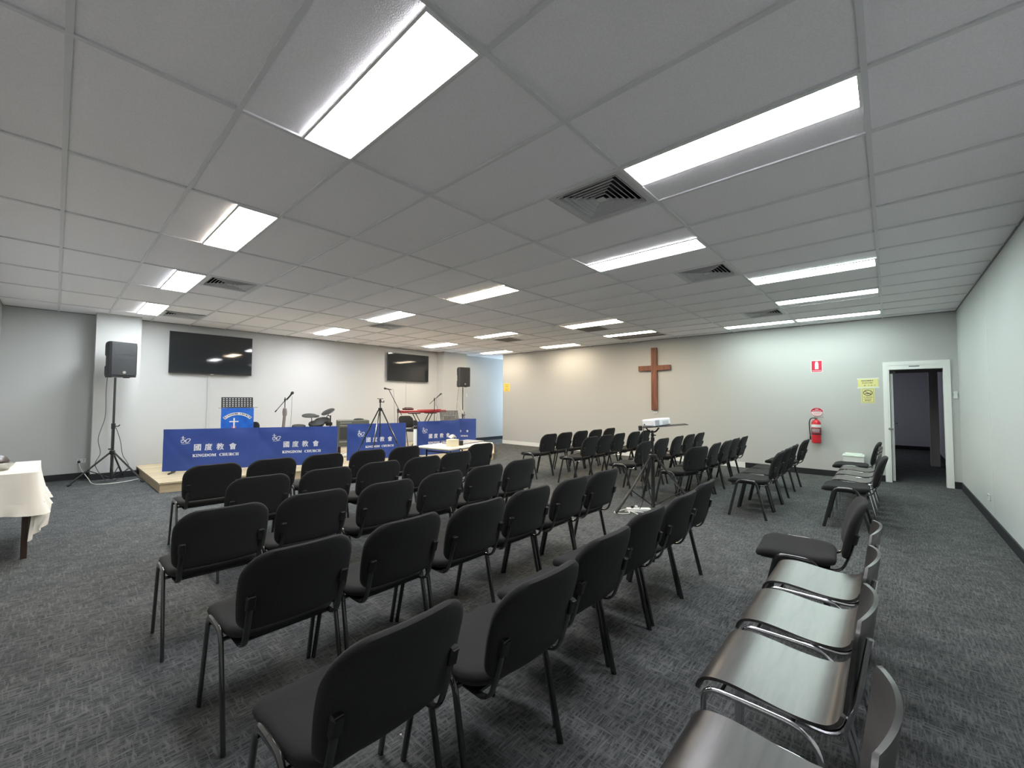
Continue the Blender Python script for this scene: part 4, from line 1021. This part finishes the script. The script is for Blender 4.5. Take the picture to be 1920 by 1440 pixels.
m = MB(); m.cyl((-0.06, -0.149, 0.03), (-0.06, -0.1445, 0.03), 0.010); m.build('lens', mat('lens_glass', (0.10, 0.10, 0.11), 0.2), t)
m = MB(); m.box(-0.09, 0.09, -0.1465, -0.1445, 0.016, 0.019); m.build('seam', PROJG, t)
for q, (dx, dy) in enumerate(((0.0, 0.0),)):
    m = MB(); m.tube(curve_pts([(PX-0.13, PY+0.06, 1.07), (PX-0.15, PY+0.06, 0.9), (PX-0.145, PY+0.07, 0.6), (PX-0.20, PY+0.05, 0.3), (PX-0.19, PY+0.05, 0.15), (PX-0.21, PY+0.09, 0.03), (PX-0.22, PY+0.15, 0.045)]), 0.004, 6)
    tag(m.build('projector_cable', BLKPLA), 'black cable dropping from the projector to the power board', 'cable')
t = thing('power_board', 'white power board on the carpet beside the projector stand', 'power board', (5.06, 2.40, 0), radians(-50))
m = MB(); m.box(-0.15, 0.15, -0.035, 0.035, 0.0, 0.035, bev=0.006); m.build('body', WPAINT, t)
for x in (-0.08, -0.03):
    m = MB(); m.cyl((x, 0, 0.035), (x, 0, 0.065), 0.018); m.build('plug', BLKPLA if x < -.05 else WPAINT, t)
m = MB(); m.tube(curve_pts([(4.97, 2.52, 0.02), (4.86, 2.56, 0.012), (4.76, 2.58, 0.007), (4.76, 2.48, 0.007), (4.84, 2.42, 0.010), (4.93, 2.47, 0.014), (4.90, 2.36, 0.007), (4.84, 2.27, 0.007), (4.93, 2.24, 0.007), (5.0, 2.28, 0.007), (4.95, 2.38, 0.016), (4.88, 2.5, 0.014)]), 0.006, 6)
tag(m.build('extension_lead', CABLEW), 'coiled white lead beside the power board near the projector stand', 'cable')

# ------------------------------------------------------------------ folding table by the stage
t = thing('folding_table', 'cream folding table with black legs at the stage front', 'table', (3.66, 4.47, 0), radians(9))
m = MB(); m.box(0, 1.02, 0, 0.62, 0.70, 0.74, bev=0.014); m.build('tabletop', TABLEW, t)
m = MB(); m.box(0.19, 0.24, -0.002, 0.002, 0.712, 0.722); m.build('hand_slot', BLKPLA, t)
for x in (0.10, 0.90):
    for y in (0.08, 0.54):
        m = MB(); m.cyl((x, y, 0.0), (x, y, 0.70), 0.012); m.build('leg', BLKMET, t)
m = MB()
for x in (0.10, 0.90): m.tube([(x, 0.08, 0.66), (x, 0.54, 0.66)], 0.010, 8); m.tube([(x, 0.08, 0.12), (x, 0.54, 0.12)], 0.008, 8)
m.build('leg_brace', BLKMET, t)
t = thing('tissue_box', 'cream tissue box on the left end of the folding table', 'tissue box', (3.66+0.21, 4.47+0.20, 0.74), radians(4))
m = MB(); m.box(-0.07, 0.07, -0.06, 0.06, 0, 0.10, bev=0.003); m.build('carton', TISSUE, t)
m = MB(); m.sheet(lambda u, v: (-0.035+0.075*v+0.02*sin(5*u), -0.03+0.06*u, 0.098+0.062*sin(pi*(0.12+v*0.75))+0.008*sin(9*u+4*v)), 8, 10, 0.002); m.build('tissue', PAPER, t, sharp=80)
m = MB(); m.box(0, 0.62, 0, 0.34, 0, 0.018, bev=0.004); tag(m.build('grey_folder', GREY, loc=(4.02, 4.70, 0.741), rz=radians(10)), 'flat grey case lying on the folding table', 'case')
m = MB(); m.box(-.03, .03, -.02, .02, 0, .07, bev=.004); tag(m.build('small_black_box', BLKPLA, loc=(4.02, 4.66, 0.741)), 'small black object right beside the tissue box', 'box')
m = MB(); m.tube(curve_pts([(3.85, 4.05, 0.007), (3.80, 3.86, 0.007), (3.72, 3.80, 0.007), (3.78, 3.72, 0.007), (3.66, 3.62, 0.007), (3.58, 3.48, 0.012), (3.5, 3.42, 0.007), (3.44, 3.5, 0.007), (3.52, 3.58, 0.016), (3.62, 3.5, 0.007)]), 0.007, 6)
m.box(3.60, 3.72, 3.66, 3.72, 0, 0.035)
tag(m.build('white_lead', PAPER), 'white lead bundled on the carpet behind the lone chair at the table', 'cable')

# ------------------------------------------------------------------ cloth-covered table at far left
TX0, TX1, TY0, TY1, TZ = -0.60, -0.085, 5.60, 6.62, 0.752
t = thing('side_table', 'dark table hidden under the frilled white tablecloth', 'table', (0, 0, 0))
m = MB(); m.box(TX0, TX1-0.012, TY0+0.012, TY1-0.012, TZ-0.03, TZ-0.006); m.build('tabletop', BROWN, t)
for x in (TX0+0.04, TX1-0.06):
    for y in (TY0+0.06, TY1-0.06):
        m = MB(); m.box(x-0.02, x+0.02, y-0.02, y+0.02, 0, TZ-0.03); m.build('leg', BROWN, t)
t = thing('tablecloth', 'white tablecloth with gathered frill draped over the far left table', 'tablecloth')
RR = 0.045; A1 = TX1-RR-TX0; A2 = pi/2*RR; A3 = TY1-TY0-RR; LT = A1+A2+A3
def path(tt):   # along the open sides: front edge, rounded corner, right-hand edge
    if tt < A1: return Vector((TX0+tt, TY0, 0)), Vector((0, -1, 0))
    if tt < A1+A2:
        a = -pi/2+(tt-A1)/RR; n = Vector((cos(a), sin(a), 0)); return Vector((TX1-RR, TY0+RR, 0))+n*RR, n
    return Vector((TX1, TY0+RR+tt-A1-A2, 0)), Vector((1, 0, 0))
def uu(u):      # more samples round the corner
    L = [(0, 0), (0.35, A1), (0.5, A1+A2), (1, LT)]
    for (a, p), (b_, q) in zip(L, L[1:]):
        if u <= b_+1e-9: return p+(q-p)*(u-a)/(b_-a)
def drape(u, v):
    tt = uu(u); p, n = path(tt); c_ = max(0, 1-abs(tt-A1-A2/2)/0.22)
    fold = (0.010*sin(tt*15+1)+0.007*sin(tt*31))*v
    out = 0.003+0.032*v**1.4+fold+0.018*v*c_*c_
    q = p+n*out; return (max(q.x, TX0), q.y, TZ-0.255*v-0.03*v*v*c_)
m = MB(); m.sheet(drape, 120, 14, 0.003)
top = [(TX0, TY0-0.003), (TX1-RR, TY0-0.003)]+[(TX1-RR+(RR+0.003)*cos(a), TY0+RR+(RR+0.003)*sin(a)) for a in [-pi/2+pi/2*k/8 for k in range(1, 9)]]+[(TX1+0.003, TY1), (TX0, TY1)]
slab(m, top, TZ-0.003, TZ+0.001); m.build('cloth', CLOTHW, t, sharp=50)
def frill(u, v):
    tt = uu(u); p, n = path(tt); b0 = Vector(drape(u, 1)); c_ = max(0, 1-abs(tt-A1-A2/2)/0.12)
    q = b0+n*(0.003+0.030*v+(0.005+0.012*v)*sin(tt*52+1.5*sin(tt*9))*v**0.6*(1-0.7*c_))
    return (max(q.x, TX0), q.y, b0.z+0.008-0.10*v-0.01*sin(tt*11)*v)
m = MB(); m.sheet(frill, 260, 8, 0.003); m.build('frill', CLOTHW, t, sharp=70)
def tail(u, v):
    a = u; x = TX1-0.05+0.10*a-0.02*v+0.014*sin(14*a); y = TY0+0.03+0.16*a*(1-v*.3)+0.02*sin(9*a+4*v)
    return (x+0.03, y-0.03-0.02*v, 0.44-(0.28-0.10*a)*v)
m = MB(); m.sheet(tail, 16, 12, 0.003); m.build('under_cloth', CLOTHW, t, sharp=70)
t = thing('silver_dish', 'silver rimmed dish with a domed brown lid on the tablecloth', 'dish', (-0.37, 5.98, TZ))
m = MB(); m.lathe([(0.08, 0.0), (0.10, 0.006), (0.135, 0.045), (0.143, 0.062), (0.136, 0.072), (0.10, 0.066)]); m.build('dish', SILVER, t)
m = MB(); m.lathe([(0.105, 0.066), (0.108, 0.085), (0.085, 0.12), (0.045, 0.145), (0.01, 0.152)]); m.build('lid', BROWN, t)

# small bright crumbs on the carpet between the front rows
for i, (x, y) in enumerate(((1.12, 1.72), (1.30, 1.95), (1.02, 1.55))):
    m = MB(); m.lathe([(0.003, 0), (0.004, 0.002), (0.001, 0.004)], 8); tag(m.build('paper_scrap', PAPER, loc=(x, y, 0)), 'tiny white paper scraps on the carpet between the last two left rows', 'scrap', 'paper scraps on the carpet')
